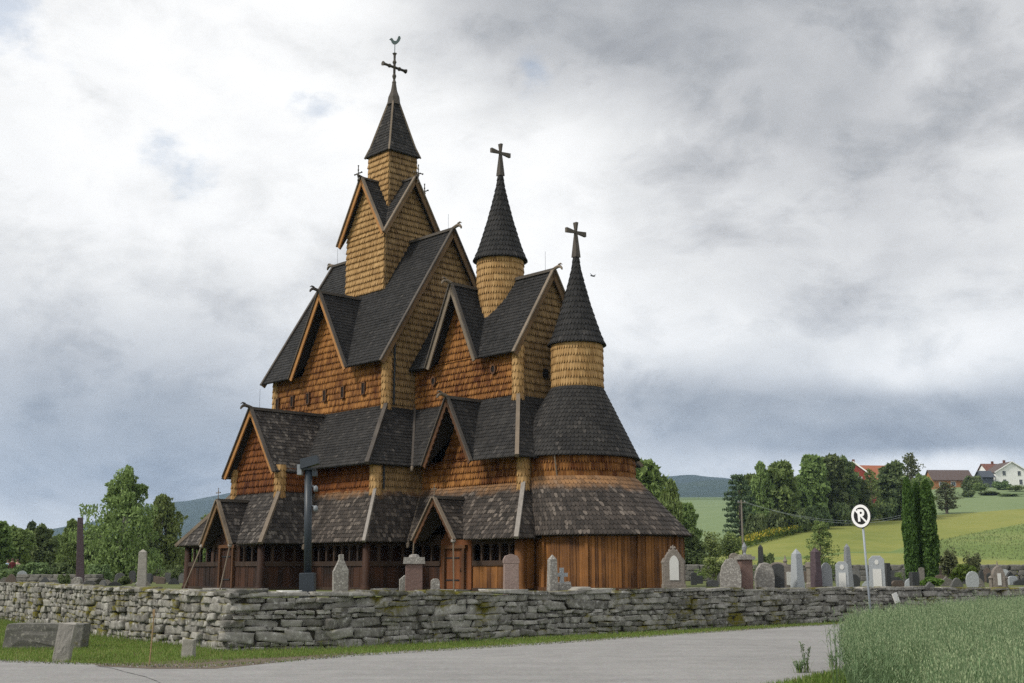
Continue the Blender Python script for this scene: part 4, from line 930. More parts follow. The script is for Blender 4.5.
# courses wander: build in short runs with their own row heights
s0 = 0
while s0 < cum[-1]:
    run = random.uniform(1.6, 3.4) if s0 > corner_s else random.uniform(1.2, 2.4)
    if s0 < corner_s < s0 + run: run = corner_s - s0 + .001
    left = s0 < corner_s
    z = -.08; ztop = wpos(s0 + run / 2)[2] - .10
    hs = []
    while z < ztop - .05:
        h = random.choice((.10, .13, .15, .18, .20, .26)) if not left else random.choice((.13, .16, .19, .24)); h = min(h, ztop - z)
        if ztop - z - h < .07: h = ztop - z
        hs.append((z, h)); z += h
    for z, h in hs:
        s = s0 + random.uniform(-.25, .1)
        while s < s0 + run:
            lw_ = random.uniform(1.4, 5.2) * h if not left else random.uniform(1.2, 3.0) * h
            lw_ = max(.14, min(lw_, .95 if not left else .6)); lw_ *= random.uniform(.8, 1.2)
            c, U, tp = wpos(s + lw_ / 2); N = Vector((U.y, -U.x, 0)); dd = random.uniform(.28, .40)
            c = c + N * (-.19 + random.uniform(-.07, .05)); c.z = z + h / 2 + random.uniform(-.012, .012)
            tw_ = U * math.cos(random.uniform(-.05, .05)) + Vector((0, 0, random.uniform(-.09, .09)))
            stone_mesh(VV, FF, c, tw_, N, lw_ * .955, dd, h * .95, sd, None); sd += 1; s += lw_ * .985
    s0 += run
s = 0
while s < cum[-1]:                       # cap stones, larger and flatter
    lw_ = random.uniform(.5, 1.5) if s > corner_s else random.uniform(.25, .6); c, U, tp = wpos(s + lw_ / 2); N = Vector((U.y, -U.x, 0))
    h = random.uniform(.08, .15); c = c + N * (-.22 + random.uniform(-.04, .04)); c.z = tp - .10 + h / 2 + random.uniform(-.02, .015)
    stone_mesh(CV, CF, c, U + Vector((0, 0, random.uniform(-.03, .03))), N, lw_ * 1.0, random.uniform(.42, .58), h, sd, None); sd += 1; s += lw_ * random.uniform(.9, 1.0)
root = empty('dry_stone_wall', tuple(wpos(corner_s)[0]), 0, 'long dry-laid wall of grey lichened field stones along the road in front of the church', 'stone wall')
L0 = Vector(root.location)
def np_from(VV, FF, name, mat, parent):
    arr = np.array([tuple(v - L0) for v in VV]); return np_mesh(name, arr, np.array(FF), mat, parent)
np_from(VV, FF, 'stonework', M['wall_stone'], root)
np_from(CV, CF, 'coping', M['wall_stone'], root)
mb = MB()
for i in range(len(wall_path) - 1):     # dark earth core behind the face
    a, b = wall_path[i], wall_path[i + 1]; d = (b - a).normalized(); nn_ = Vector((-d.y, d.x)); za, zb2 = wall_top[i] - .14, wall_top[i + 1] - .14
    A0, A1_, B0, B1_ = a + nn_ * .12, a + nn_ * .42, b + nn_ * .12, b + nn_ * .42
    mb.raw([(A0.x, A0.y, -.1), (B0.x, B0.y, -.1), (B1_.x, B1_.y, -.1), (A1_.x, A1_.y, -.1), (A0.x, A0.y, za), (B0.x, B0.y, zb2), (B1_.x, B1_.y, zb2), (A1_.x, A1_.y, za)],
           [(3, 2, 1, 0), (4, 5, 6, 7), (0, 1, 5, 4), (1, 2, 6, 5), (2, 3, 7, 6), (3, 0, 4, 7)])
o = mb.build('packing', mat_plain('dark_wall_earth', (.03, .027, .02), .95), None); o.parent = root; o.location = -L0

def single_stone(name, X, ybase, r, sx, sy, sz, mat, label, cat, rz=0, tilt=0, seed=1, z=None, group=None):
    """a lone stone, standing or lying, seen at column X"""
    b = spot(X, r, 0.0 if z is None else z); Vs, Fs = [], []
    rs = random.Random(seed); bm = bmesh.new()
    for cx_ in (-.5, .5):
        for cy_ in (-.5, .5):
            for cz_ in (-.5, .5):
                for _ in range(3):
                    x = cx_ * (1 - rs.uniform(0, .16)); y = cy_ * (1 - rs.uniform(0, .2)); zz = cz_ * (1 - rs.uniform(0, .10))
                    bm.verts.new((x * sx, y * sy, zz * sz + sz / 2 - .10))
    for _ in range(6): bm.verts.new((rs.uniform(-.3, .3) * sx, rs.choice((-.52, .52)) * sy, (rs.uniform(-.3, .3) + .5) * sz - .04))
    bmesh.ops.convex_hull(bm, input=bm.verts); bmesh.ops.delete(bm, geom=[v for v in bm.verts if not v.link_faces], context='VERTS')
    bmesh.ops.subdivide_edges(bm, edges=bm.edges[:], cuts=3, use_grid_fill=True)
    for v in bm.verts: v.co += Vector((noise.noise(v.co * 5 + Vector((seed, 0, 0))), noise.noise(v.co * 5 + Vector((0, seed, 0))), noise.noise(v.co * 5))) * .022; v.co.x += v.co.z * tilt
    me = bpy.data.meshes.new(name); bm.to_mesh(me); bm.free(); me.materials.append(mat); o = bpy.data.objects.new(name, me); COL.objects.link(o); o.rotation_euler = (0, 0, rz); o.location = b; return tag(o, label, cat, group)

single_stone('stone_block', 46, 645, 29.9, 1.90, .6, .68, M['block'], 'long low rectangular granite block lying on the grass verge in front of the wall', 'stone block', R(2), 0, 5)
single_stone('boundary_stone', 61, 658, 25.3, .33, .24, .88, M['pale_block'], 'upright rough pale grey stone standing in front of the long granite block', 'boundary stone', R(8), .12, 8)
single_stone('boundary_stone', 188, 654, 26.6, .26, .20, .48, M['pale_block'], 'small pale knee-high stone on the verge near the corner of the wall', 'boundary stone', R(-4), .05, 13)
mb = MB(); b = Vector((*g(149, 666), 0)); mb.tube([(0, 0, -.1), (.03, 0, .55), (.04, 0, 1.06)], [.015, .014, .012], 6); mb.box((.015, -.01, .95), (.06, .01, 1.08))
o = mb.build('wooden_stake', mat_plain('yellow_brown_wood', (.24, .17, .09), .8)); o.location = b; tag(o, 'thin leaning yellow-brown wooden stake stuck in the verge at the road edge', 'stake')
mb = MB(); b = Vector((*g(421, 642), 0)); mb.tube([(0, -.1, 0), (-.11, .10, .40)], .018, 5); o = mb.build('pale_stick', M['marble']); o.location = b; tag(o, 'short whitish stick leaning against the foot of the wall', 'stick')
def slab_on(X, y, wd, dp, th, mat, label, rz=0, back=.2, tilt=0):
    s_best = min(np.linspace(0, cum[-1], 900), key=lambda q: abs((wpos(q)[0].x / wpos(q)[0].y) - (X - 512) / FPX)); c, U, tp = wpos(s_best)
    N = Vector((U.y, -U.x, 0)); c = c - N * back; c.z = tp + th * .35; Vs, Fs = [], []; stone_mesh(Vs, Fs, Vector((0, 0, 0)), U, N, wd, dp, th, int(X), None)
    o = np_mesh('flat_slab', np.array([tuple(v) for v in Vs]), np.array(Fs), mat); o.location = c; return tag(o, label, 'stone slab')
slab_on(297, 596, .50, .4, .07, M['pale_slab'], 'whitish flat slab lying on top of the wall below the dark floodlight mast')
slab_on(255, 592, .85, .5, .13, M['block'], 'flat grey slab lying on top of the wall near its corner, below the left porch')
slab_on(585, 591, .6, .4, .10, M['pale_block'], 'pale grey slab on top of the wall in front of the plank apse')
slab_on(393, 593, .55, .4, .11, M['block'], 'grey slab on the wall top in front of the dark gallery')
mb = MB(); cN = wpos(cum[14])[0]
q = at(897.5, 602, 44.6); mb.box((-.13, -.02, -.02), (.13, .02, .33)); o = mb.build('white_plate', M['marble']); o.location = q; o.rotation_euler = (R(-12), R(-14), R(35)); tag(o, 'small white rectangular plate leaning on the wall to the right of the sign', 'plate')

# ------------------------------------------------------------------ trees
def rand_unit(n, g_):
    v = g_.normal(size=(n, 3)); return v / np.linalg.norm(v, axis=1, keepdims=True)
def leaf_quads(P, size, g_, droop=0, up=0, aspect=.55, outward=None):
    """one folded leaf-sized face (a clump of foliage at a distance) at each point"""
    n = len(P); a = rand_unit(n, g_)
    if droop: a = a * np.array([.5, .5, 1]) + np.array([0, 0, -droop]); a /= np.linalg.norm(a, axis=1, keepdims=True)
    if up: a = a * .5 + np.array([0, 0, up]); a /= np.linalg.norm(a, axis=1, keepdims=True)
    b = np.cross(a, rand_unit(n, g_)); b /= np.linalg.norm(b, axis=1, keepdims=True) + 1e-9
    s = (size * g_.uniform(.6, 1.35, n))[:, None]; a = a * s; b = b * s * aspect
    V_ = np.stack([P - a, P + b * .9, P + a, P - b * .9], 1).reshape(-1, 3)
    return V_, np.arange(4 * n).reshape(-1, 4)
def blob_pts(c, r, n, g_, shell=.55):
    d = rand_unit(n, g_); k = g_.uniform(shell ** 3, 1, n) ** (1 / 3); return np.asarray(c) + d * (np.asarray(r) * k[:, None])
def make_tree(name, kind, H, W, seed, leaf, bark='bark', n=3500, size=.3, base=.12):
    """returns the tree's Empty at its base with trunk and crown as parts"""
    g_ = np.random.default_rng(seed); rr = random.Random(seed)
    root = empty(name); t = MB(); pts = []
    tr = max(.06, H * .018); lean = rr.uniform(-.03, .03) * H
    if kind in ('round', 'birch', 'oval'):
        t.tube([(0, 0, -.6), (lean * .2, 0, H * .3), (lean * .6, 0, H * .6), (lean, 0, H * .93)], [tr * 1.3, tr, tr * .6, tr * .12], 8)
        nl = int(26 + H * 1.8); R0 = W / 2
        for i in range(nl):
            f = (i + rr.random()) / nl; z = H * (base + (1 - base) * f * .98)
            if kind == 'birch': env = R0 * (math.sin(math.pi * min(1, .20 + f * .80)) ** .6) * (1 - .30 * f)
            elif kind == 'oval': env = R0 * math.sin(math.pi * min(1, .12 + f * .85)) ** .6
            else: env = R0 * math.sin(math.pi * min(1, .18 + f * .78)) ** .5
            env *= rr.uniform(.55, 1.12); an = i * 2.4 + rr.uniform(-.6, .6)
            px_, py_ = lean * f + env * .72 * math.cos(an), env * .72 * math.sin(an)
            q0 = (lean * f * .9, 0, max(H * base * .6, z - env * .75)); t.tube([q0, ((q0[0] + px_) / 2, py_ / 2, z - env * .2), (px_, py_, z)], [tr * .45, tr * .26, tr * .07], 5)
            cr = np.array([max(.5, env * .55), max(.5, env * .55), max(.5, H * .05 * rr.uniform(.9, 1.7))]) * rr.uniform(.65, 1.2)
            m = max(8, int(n / nl * rr.uniform(.6, 1.3)))
            B_ = blob_pts((px_, py_, z), cr, m, g_, .35)
            if kind == 'birch':            # hanging twigs
                k = m // 2; st = blob_pts((px_ * 1.1, py_ * 1.1, z), cr, k // 5 + 1, g_, .8)
                dr = np.repeat(st, 5, 0) - np.stack([g_.normal(0, .04, len(st) * 5), g_.normal(0, .04, len(st) * 5), np.tile(np.arange(5) * size * .9, len(st)) + .1], 1); B_ = np.concatenate([B_[:m - k], dr])
            pts.append(B_)
            for _ in range(rr.randint(1, 3)):   # stray sprays break the outline
                d = rand_unit(1, g_)[0]; d[2] = abs(d[2]) * .6; pts.append(blob_pts(np.array([px_, py_, z]) + d * cr * 1.25, cr * .28, max(5, m // 12), g_, .1))
        P_ = np.concatenate(pts); V_, F_ = leaf_quads(P_, size, g_, droop=.5 if kind == 'birch' else 0)
    elif kind in ('spruce', 'pine'):
        t.tube([(0, 0, -.6), (0, 0, H * .5), (0, 0, H * .98)], [tr * 1.2, tr * .8, .03], 7)
        lay = int(H * 2.4) if kind == 'spruce' else int(H * 1.1)
        for i in range(lay):
            f = (i + .5) / lay; z = H * (base + (1 - base) * f); env = W / 2 * ((1 - f) ** .8 if kind == 'spruce' else (math.sin(math.pi * min(1, .25 + f * .72)) ** .7)) + .12
            nb_ = 7 if kind == 'spruce' else 5
            for b_ in range(nb_):
                an = b_ * 2 * math.pi / nb_ + i * 1.3 + rr.uniform(-.3, .3); L_ = env * rr.uniform(.65, 1.15); dz_ = -.25 * L_ if kind == 'spruce' else .05 * L_
                t.tube([(0, 0, z), (L_ * math.cos(an), L_ * math.sin(an), z + dz_)], [.04, .012], 4, cap=False)
                m = max(4, int(n / (lay * nb_))); k = g_.uniform(.15, 1.05, m) if kind == 'spruce' else g_.uniform(.35, 1.1, m)
                B_ = np.stack([k * L_ * math.cos(an) + g_.normal(0, .10 * W / 3, m), k * L_ * math.sin(an) + g_.normal(0, .10 * W / 3, m), z + dz_ * k + g_.normal(0, .16, m) - .08], 1); pts.append(B_)
        P_ = np.concatenate(pts); V_, F_ = leaf_quads(P_, size, g_, droop=.25)
    elif kind == 'thuja':
        t.tube([(0, 0, -.5), (0, 0, H * .5), (0, 0, H * .9)], [tr * 1.4, tr, .03], 7)
        f = g_.uniform(0, 1, n); z = H * (base + (1 - base) * f); an = g_.uniform(0, 2 * np.pi, n)
        env = W / 2 * np.clip(np.sin(np.pi * np.clip(.22 + f * .78, 0, 1)), 0, 1) ** .42
        lump = 1 + .10 * np.sin(an * 3 + z * 2.1 + seed) + .07 * np.sin(an * 5 - z * 3.7)
        k = env * lump * g_.uniform(.72, 1.05, n); P_ = np.stack([k * np.cos(an), k * np.sin(an), z], 1)
        V_, F_ = leaf_quads(P_, size, g_, up=.7, aspect=.5)
    else:                                      # bush: several stems and low clumps
        for i in range(5):
            an = i * 1.26; t.tube([(0, 0, -.2), (W * .2 * math.cos(an), W * .2 * math.sin(an), H * .7)], [.04, .012], 5)
        nc = 12
        for i in range(nc):
            an = i * 2.4; d = W / 2 * .62 * math.sqrt((i + .5) / nc); z = H * rr.uniform(.28, .72) * (1 - .35 * (d / W * 2) ** 2)
            cr = np.array([W * .2, W * .2, H * .26]) * rr.uniform(.7, 1.25); pts.append(blob_pts((d * math.cos(an), d * math.sin(an), z), cr, n // nc, g_, .4))
        P_ = np.concatenate(pts); P_[:, 2] = np.maximum(P_[:, 2], .03); V_, F_ = leaf_quads(P_, size, g_, up=.2)
    t.build('trunk', M[bark], root)
    cr_ = np_mesh('crown', V_, F_, M[leaf], root); return root
PROTO = {}
def plant(proto, X, r, H, W, label, cat='tree', group=None, rz=0, z=None, name=None):
    """stand a copy of a prototype (kind, leaf, ...) at column X, r metres ahead, scaled to height and width"""
    kind, leaf, seed, n, size, base = proto; key = proto
    if key not in PROTO:
        nm = {'thuja': 'thuja_tree', 'bush': 'bush', 'spruce': 'spruce_tree', 'pine': 'pine_tree', 'birch': 'birch_tree'}.get(kind, 'leafy_tree')
        PROTO[key] = [make_tree(nm, kind, H, W, seed, leaf, 'birch_bark' if kind == 'birch' else 'bark', n, size, base), H, W, False]
    p_ = PROTO[key]
    o = p_[0] if not p_[3] else copy_tree(p_[0]); p_[3] = True
    o.location = spot(X, r, z); o.rotation_euler = (0, 0, rz); o.scale = (W / p_[2], W / p_[2], H / p_[1])
    for k in ('group',):
        if k in o: del o[k]
    return tag(o, label, cat, group)
def tr(proto, X, r, ytop, wpx, label, cat='tree', rz=0, z=None, group=None):
    zb = ground_z(X, r) if z is None else z
    return plant(proto, X, r, zat(ytop, r) - zb, wpx / FPX * r * .98, label, cat, group, rz, z)
OV1 = ('oval', 'leaf', 1, 7000, .20, .04); OV2 = ('oval', 'leaf_dark', 2, 7000, .20, .03); RD1 = ('round', 'leaf', 3, 7000, .20, .06); RD2 = ('round', 'leaf_dark', 4, 7000, .21, .05)
OL = ('round', 'leaf_olive', 5, 2600, .26, .14); BI = ('birch', 'leaf_birch', 6, 14000, .14, .04); BI2 = ('birch', 'leaf', 7, 9500, .17, .02); SP = ('spruce', 'needle', 8, 5600, .22, .02)
PI = ('pine', 'needle', 9, 5200, .26, .06); TH1 = ('thuja', 'thuja', 10, 9500, .12, .05); TH2 = ('thuja', 'thuja', 12, 9500, .12, .06); BU1 = ('bush', 'leaf', 13, 1500, .16, 0); BU2 = ('bush', 'leaf_bright', 14, 1700, .14, 0); BU3 = ('bush', 'leaf_dark', 15, 1700, .16, 0)
BU4 = ('bush', 'leaf_olive', 16, 1300, .13, 0); SPB = ('oval', 'leaf', 17, 4200, .15, .02)
G1 = 'trees behind the churchyard on the left'; G2 = 'trees on the field edge to the right'; G3 = 'bushes round the far fields'
# left
tr(BI, 119, 96, 469, 88, 'large weeping birch, tallest of the trees left of the church', group=G1)
tr(BI2, 160, 112, 496, 50, 'narrower birch between the large weeping birch and the church', group=G1)
tr(BI2, 68, 104, 520, 30, 'pale green tree directly behind the tall dark obelisk', group=G1, rz=2)
tr(SP, 28, 125, 523, 26, 'small dark pointed spruce among the round trees at the far left', group=G1)
tr(RD1, 15, 118, 529, 34, 'broad round green tree left of the small dark spruce', group=G1)
tr(RD2, 40, 122, 528, 30, 'dark green tree right of the small dark spruce', group=G1, rz=1)
tr(OV1, -4, 100, 523, 26, 'bright green tree cut by the left edge of the photo', group=G1, rz=1)
tr(RD1, 52, 130, 537, 24, 'low green tree between the dark spruce and the obelisk', group=G1, rz=3)
tr(OV2, 92, 108, 530, 26, 'dark tree left of the large weeping birch', group=G1, rz=3)
tr(OV2, 140, 110, 530, 30, 'dark low tree between the two birches', group=G1, rz=5)
tr(OV1, 180, 130, 549, 16, 'low tree peeping out beside the left porch roof', group=G1, rz=4)
tr(BI2, 205, 140, 515, 40, 'yellowish green tree showing above the lowest roof at the left end of the church', group=G1, rz=4)
for i, (X, yt, wpx) in enumerate(((10, 562, 30), (35, 560, 34), (60, 560, 30), (100, 562, 26), (125, 560, 30), (150, 561, 30), (172, 563, 22))):
    tr(BU3, X, 90 + (i % 3) * 6, yt, wpx, 'low dark shrub in the hedge row under the trees left of the church', 'shrub', rz=i, group='hedge row under the left trees')
# right of the apse
tr(OV1, 646, 128, 464, 52, 'tall leafy tree rising right behind the apse roof', group=G2)
tr(BI2, 672, 122, 481, 34, 'light green pointed birch right of the church', group=G2, rz=2)
tr(OV1, 688, 134, 505, 22, 'small round-topped tree at the right edge of the group by the apse', group=G2, rz=3)
tr(RD2, 690, 118, 534, 32, 'dark low tree behind the white-plaqued gothic gravestone', group=G2, rz=1)
tr(RD2, 664, 116, 520, 30, 'dark tree directly right of the apse wall', group=G2, rz=4)
tr(BU1, 712, 148, 526, 26, 'round green bush, left one of the pair below the pale far field', 'bush', group=G3)
tr(BU1, 730, 150, 527, 30, 'round green bush, right one of the pair below the pale far field', 'bush', 2, group=G3)
tr(PI, 741, 205, 474, 34, 'dark pine with layered branches at the left end of the tree row', group=G2)
row = [(764, 212, 463, 34, BI2, 'tall light birch next to the dark layered pine'), (783, 214, 464, 34, OV1, 'twin-topped green tree second right of the pine'), (752, 220, 476, 26, OV1, 'green tree half hidden behind the layered pine'),
 (800, 222, 476, 28, BI2, 'lower birch in the dip of the tree row'), (815, 226, 457, 30, OV1, 'tall pointed tree left of the dense middle clump'), (832, 232, 458, 36, OV2, 'dense dark tree in the middle of the tree row'),
 (848, 236, 461, 30, RD2, 'dense dark tree just left of the red house'), (873, 244, 470, 24, SPB, 'pointed bright green conifer in front of the red house'), (893, 250, 465, 40, RD2, 'broad dark tree right of the red house'),
 (914, 262, 455, 24, OL, 'tall airy tree with an open crown behind the columnar thujas'), (924, 258, 476, 22, RD1, 'small tree behind the columnar thujas'), (861, 238, 481, 20, OV2, 'lower dark tree in front of the red house wall')]
for i, (X, r, yt, wpx, pr_, lb) in enumerate(row): tr(pr_, X, r, yt, wpx, lb, rz=i * 1.1, group=G2)
for i, (X, r, yt, wpx) in enumerate(((756, 200, 510, 24), (776, 206, 506, 26), (798, 212, 505, 26), (820, 218, 503, 26), (842, 226, 500, 26), (866, 240, 500, 24), (886, 246, 495, 26), (905, 252, 494, 22))):
    tr(BU3, X, r, yt, wpx, 'dark undergrowth shrub at the foot of the tree row on the field edge', 'shrub', i * .9, group='undergrowth of the tree row')
tr(OL, 947, 272, 483, 27, 'olive green tree standing alone on the field edge below the brown barn', group=G2, rz=1)
for i, (X, r, yt, wpx, lb) in enumerate(((973, 395, 474, 22, 'rounded tree left of the grey shed on the hill'), (981, 380, 481, 18, 'bush below the grey shed on the hill'), (1002, 400, 480, 20, 'bush in front of the white house, left one'), (1016, 385, 484, 24, 'bush in front of the white house, right one'),
     (990, 360, 491, 24, 'low bush on the bank below the white house'), (1035, 380, 482, 30, 'bush at the right edge of the photo below the white house'), (969, 350, 489, 14, 'small bush at the left end of the bank'), (1010, 350, 493, 26, 'wide low bush lowest on the bank'))):
    tr(BU1 if i % 2 else BU3, X, r, yt, wpx, lb, 'bush', i, group=G3)
# thujas and shrubs inside the churchyard
tr(TH1, 913, 84, 478, 13, 'columnar thuja with a rounded top, left one of the three', group='columnar thujas', z=CG)
tr(TH2, 922, 84.6, 483, 13, 'slimmest columnar thuja in the middle of the three', group='columnar thujas', z=CG)
tr(TH1, 932, 84, 481, 16, 'widest columnar thuja, right one of the three', group='columnar thujas', rz=2, z=CG)
tr(SPB, 822, 92, 522, 36, 'young bushy tree standing between the gravestones, left of the tall obelisk', z=CG)
tr(BU4, 950, 88, 543, 22, 'ragged dark shrub right of the columnar thujas', 'shrub', z=CG)
tr(BU4, 974, 88, 547, 20, 'ragged reddish-green shrub, right of the other ragged one', 'shrub', 2, z=CG)
tr(BU2, 965, 80, 562, 30, 'bright green rounded bush in front of the two ragged shrubs', 'bush', z=CG)
tr(BU2, 932, 62, 576, 26, 'low bright green shrub just behind the wall under the thujas', 'bush', 1, z=CG)
tr(BU1, 716, 84, 552, 30, 'dense green bush between the gothic gravestone and the rounded lichened one', 'bush', 1, z=CG)
tr(BU1, 702, 96, 566, 16, 'small bush behind the gothic gravestone', 'bush', 4, z=CG)
tr(BU3, 768, 94, 550, 22, 'dark bush behind the rounded lichened gravestones', 'bush', 2, z=CG)
tr(BU1, 748, 96, 556, 18, 'green bush behind the reddish pillar gravestone', 'bush', 3, z=CG)
tr(BU1, 899, 70, 570, 12, 'tuft-like small bush left of the thujas', 'bush', 3, z=CG)
tr(BU3, 64, 70, 573, 14, 'tiny bush among the small gravestones at the left', 'bush', 3, z=CG)
tr(BU3, 124, 72, 575, 14, 'tiny dark bush left of the pale obelisk', 'bush', 5, z=CG)
# goldenrod strip along the field
g_ = np.random.default_rng(5); pp, qq = [], []
for i in range(5200):
    X = g_.uniform(728, 836); r = np.interp(X, [728, 773, 836], [184, 199, 228]) + g_.uniform(-3, 9) ; q = spot(X, r); k = g_.uniform(0, 1.0) ** .7 * np.interp(X, [728, 760, 836], [1.5, 1.9, .8]); (qq if (k > .9 and g_.random() < (.5 if 745 < X < 800 else .12)) else pp).append((q.x, q.y, q.z + k))
V_, F_ = leaf_quads(np.array(pp), .22, g_, up=.8); o = np_mesh('tall_herbs', V_, F_, M['leaf_bright']); tag(o, 'strip of tall green herbs and weeds along the lower edge of the tree row', 'weeds', None, 'stuff')
V_, F_ = leaf_quads(np.array(qq), .20, g_, up=.3); o = np_mesh('yellow_flowers', V_, F_, M['goldenrod']); tag(o, 'yellow flower heads in the herb strip above the yellow-green field', 'flowers', None, 'stuff')
M['rough_blade'] = mat_leaf('rough_grass_blades', (.10, .14, .045), (.19, .22, .09), .3)
# scrub on the rough slope
pp = []
for i in range(4500):
    X = g_.uniform(915, 1120); r0, _ = knot('b', X); r1, _ = knot('c', X); r = g_.uniform(r0 + 1, r1); q = spot(X, r); pp.append((q.x, q.y, q.z + g_.uniform(0, .15)))
V_, F_ = leaf_quads(np.array(pp), .13, g_, up=1.0); o = np_mesh('rough_grass', V_, F_, M['rough_blade']); tag(o, 'rough tall grass on the dark slope right of the thujas', 'grass', None, 'stuff')

# ------------------------------------------------------------------ gravestones
def wall_r(X):
    k = ray(X, 590).x / ray(X, 590).y; xs = [q.x / q.y for q in wall_path]; return float(np.interp(k, xs, [q.y for q in wall_path]))
def fin(mb, name, mat, X, r, label, group=None, rz=0, cat='gravestone', z=CG, tilt=(0, 0), bev=.012, parts=()):
    r2 = max(r, wall_r(X) + 1.0)
    root = empty(name, spot(X, r2, z), rz, label, cat, group); root.rotation_euler = (R(tilt[0]), R(tilt[1]), rz); root.scale = (r2 / r,) * 3
    b = mb.build('stone', M[mat], root)
    md = b.modifiers.new('b', 'BEVEL'); md.width = bev; md.segments = 1; md.limit_method = 'ANGLE'
    for nm, pm, m_ in parts: pm.build(nm, M[m_], root)
    return root
def outline(kind, w_, h):
    a = w_ / 2
    if kind == 'round': return [(-a, 0), (a, 0), (a, h - a)] + [(a * math.cos(t), h - a + a * math.sin(t)) for t in [math.pi * k / 12 for k in range(1, 12)]] + [(-a, h - a)]
    if kind == 'arch': k_ = a * .45; return [(-a, 0), (a, 0), (a, h - k_)] + [(a * math.cos(t), h - k_ + k_ * math.sin(t)) for t in [math.pi * k / 10 for k in range(1, 10)]] + [(-a, h - k_)]
    if kind == 'gothic': return [(-a, 0), (a, 0), (a, h - a * 1.3), (a * .72, h - a * .62), (a * .36, h - a * .18), (0, h), (-a * .36, h - a * .18), (-a * .72, h - a * .62), (-a, h - a * 1.3)]
    if kind == 'point': return [(-a, 0), (a, 0), (a, h - a * .9), (0, h), (-a, h - a * .9)]
    if kind == 'clip': return [(-a, 0), (a, 0), (a, h - a * .5), (a * .5, h), (-a * .5, h), (-a, h - a * .5)]
    if kind == 'lump': return [(-a * .82, 0), (a * .8, 0), (a * .98, h * .25), (a, h * .55), (a * .88, h * .78), (a * .55, h * .95), (a * .1, h), (-a * .4, h * .96), (-a * .8, h * .78), (-a, h * .5), (-a * .97, h * .2)]
    return [(-a, 0), (a, 0), (a, h), (-a, h)]
def slab(kind, w_, h, t=.16): mb = MB(); mb.prism(outline(kind, w_, h), -t / 2, t / 2); return mb
def obelisk(w_, h, top=.62, foot=True):
    mb = MB(); mb.box((-w_ / 2, -w_ / 2, 0), (w_ / 2, w_ / 2, h - w_ * .55), taper=top)
    k = w_ / 2 * top; z = h - w_ * .55; mb.raw([(-k, -k, z), (k, -k, z), (k, k, z), (-k, k, z), (0, 0, h)], [(0, 1, 4), (1, 2, 4), (2, 3, 4), (3, 0, 4)])
    return mb
def part_slab(kind, w_, h, y, z0, t=.02, x=0): mb = MB(); mb.prism([(x + a, z0 + b) for a, b in outline(kind, w_, h)], y - t, y + .002); return mb
def H_(r, y): return zat(y, r) - CG              # height above the churchyard of a pixel row
def W_(r, wpx): return wpx / FPX * r * .98
DEF = 'gravestones in the churchyard'
FAC = R(18)
# big gothic stone with white plaque
r = 41; h = H_(r, 545.5); w_ = W_(r, 20); mb = slab('gothic', w_, h * .93, .24); mb.box((-w_ / 2 - .05, -.17, 0), (w_ / 2 + .05, .17, h * .22))
for s in (-1, 1):
    for k in range(6): f = k / 5; mb.lathe((s * (w_ / 2 - .0) * (1 - f * .92) + s * .03, 0, h * (.66 + .29 * f)), [(.02, -.05), (.055, 0), (.02, .06)], 6)
    mb.lathe((s * w_ / 2, 0, 0), [(.06, h * .2), (.06, h * .62), (.09, h * .66), (.02, h * .74)], 8)
mb.lathe((0, 0, h * .93), [(.04, -.05), (.06, .02), (.015, h * .08)], 8)
fin(mb, 'gravestone', 'brown_st', 674, r, 'ornate gothic gravestone with a pointed white marble plaque, right of the apse', parts=[('plaque', part_slab('gothic', w_ * .46, h * .50, -.125, h * .30, .02), 'marble')], rz=R(4))
r = 41.5; fin(slab('lump', W_(r, 21), H_(r, 558.5), .3), 'gravestone', 'lichen', 731, r, 'broad pale rounded gravestone covered with lichen, right of the green bush', rz=R(-5))
r = 47; fin(slab('round', W_(r, 9), H_(r, 553), .25), 'gravestone', 'brown_st', 735, r, 'brownish round-topped gravestone peeping over the broad lichened one')
r = 41.6; h = H_(r, 556); w_ = W_(r, 12); mb = MB(); mb.box((-w_ / 2, -w_ / 2, 0), (w_ / 2, w_ / 2, h - .14)); cp = MB(); cp.box((-w_ * .68, -w_ * .68, h - .14), (w_ * .68, w_ * .68, h - .03)); cp.box((-w_ * .45, -w_ * .45, h - .03), (w_ * .45, w_ * .45, h + .03))
ur = MB(); ur.lathe((0, 0, h + .03), [(.07, 0), (.04, .06), (.08, .16), (.09, .26), (.04, .36), (.01, .42)], 10)
fin(mb, 'gravestone', 'red_gr', 746, r, 'reddish brown pillar gravestone with a projecting cap and a small grey urn', parts=[('cap', cp, 'lichen'), ('urn', ur, 'grey_gr')], rz=R(8))
r = 42.3; fin(slab('lump', W_(r, 19), H_(r, 563), .26), 'gravestone', 'lichen', 765, r, 'pale rounded lichened gravestone right of the reddish pillar', rz=R(6))
r = 52; fin(obelisk(W_(r, 6), H_(r, 544), .7), 'gravestone', 'dark_gr', 762, r, 'thin dark obelisk behind the right-hand rounded lichened stone')
r = 43; w_ = W_(r, 15); fin(slab('arch', w_, H_(r, 562.5), .3), 'gravestone', 'brown_st', 779, r, 'dark polished slab with a rough brown edge and inscription', parts=[('face', part_slab('arch', w_ * .78, H_(r, 562.5) * .92, -.155, 0.03), 'dark_gr')], rz=R(-14))
r = 46; w_ = W_(r, 12); h = H_(r, 566); cr_ = MB(); cr_.lathe((-.1, 0, h), [(.10, 0), (.06, .12), (.09, .18), (.04, .28), (.01, .40)], 8)
fin(slab('clip', w_, h, .25), 'gravestone', 'brown_st', 789, r, 'brown gravestone with a white plate and a small finial, left of the light grey obelisk', parts=[('plate', part_slab('flat', w_ * .5, h * .5, -.128, h * .28), 'marble'), ('finial', cr_, 'brown_st')], rz=R(6))
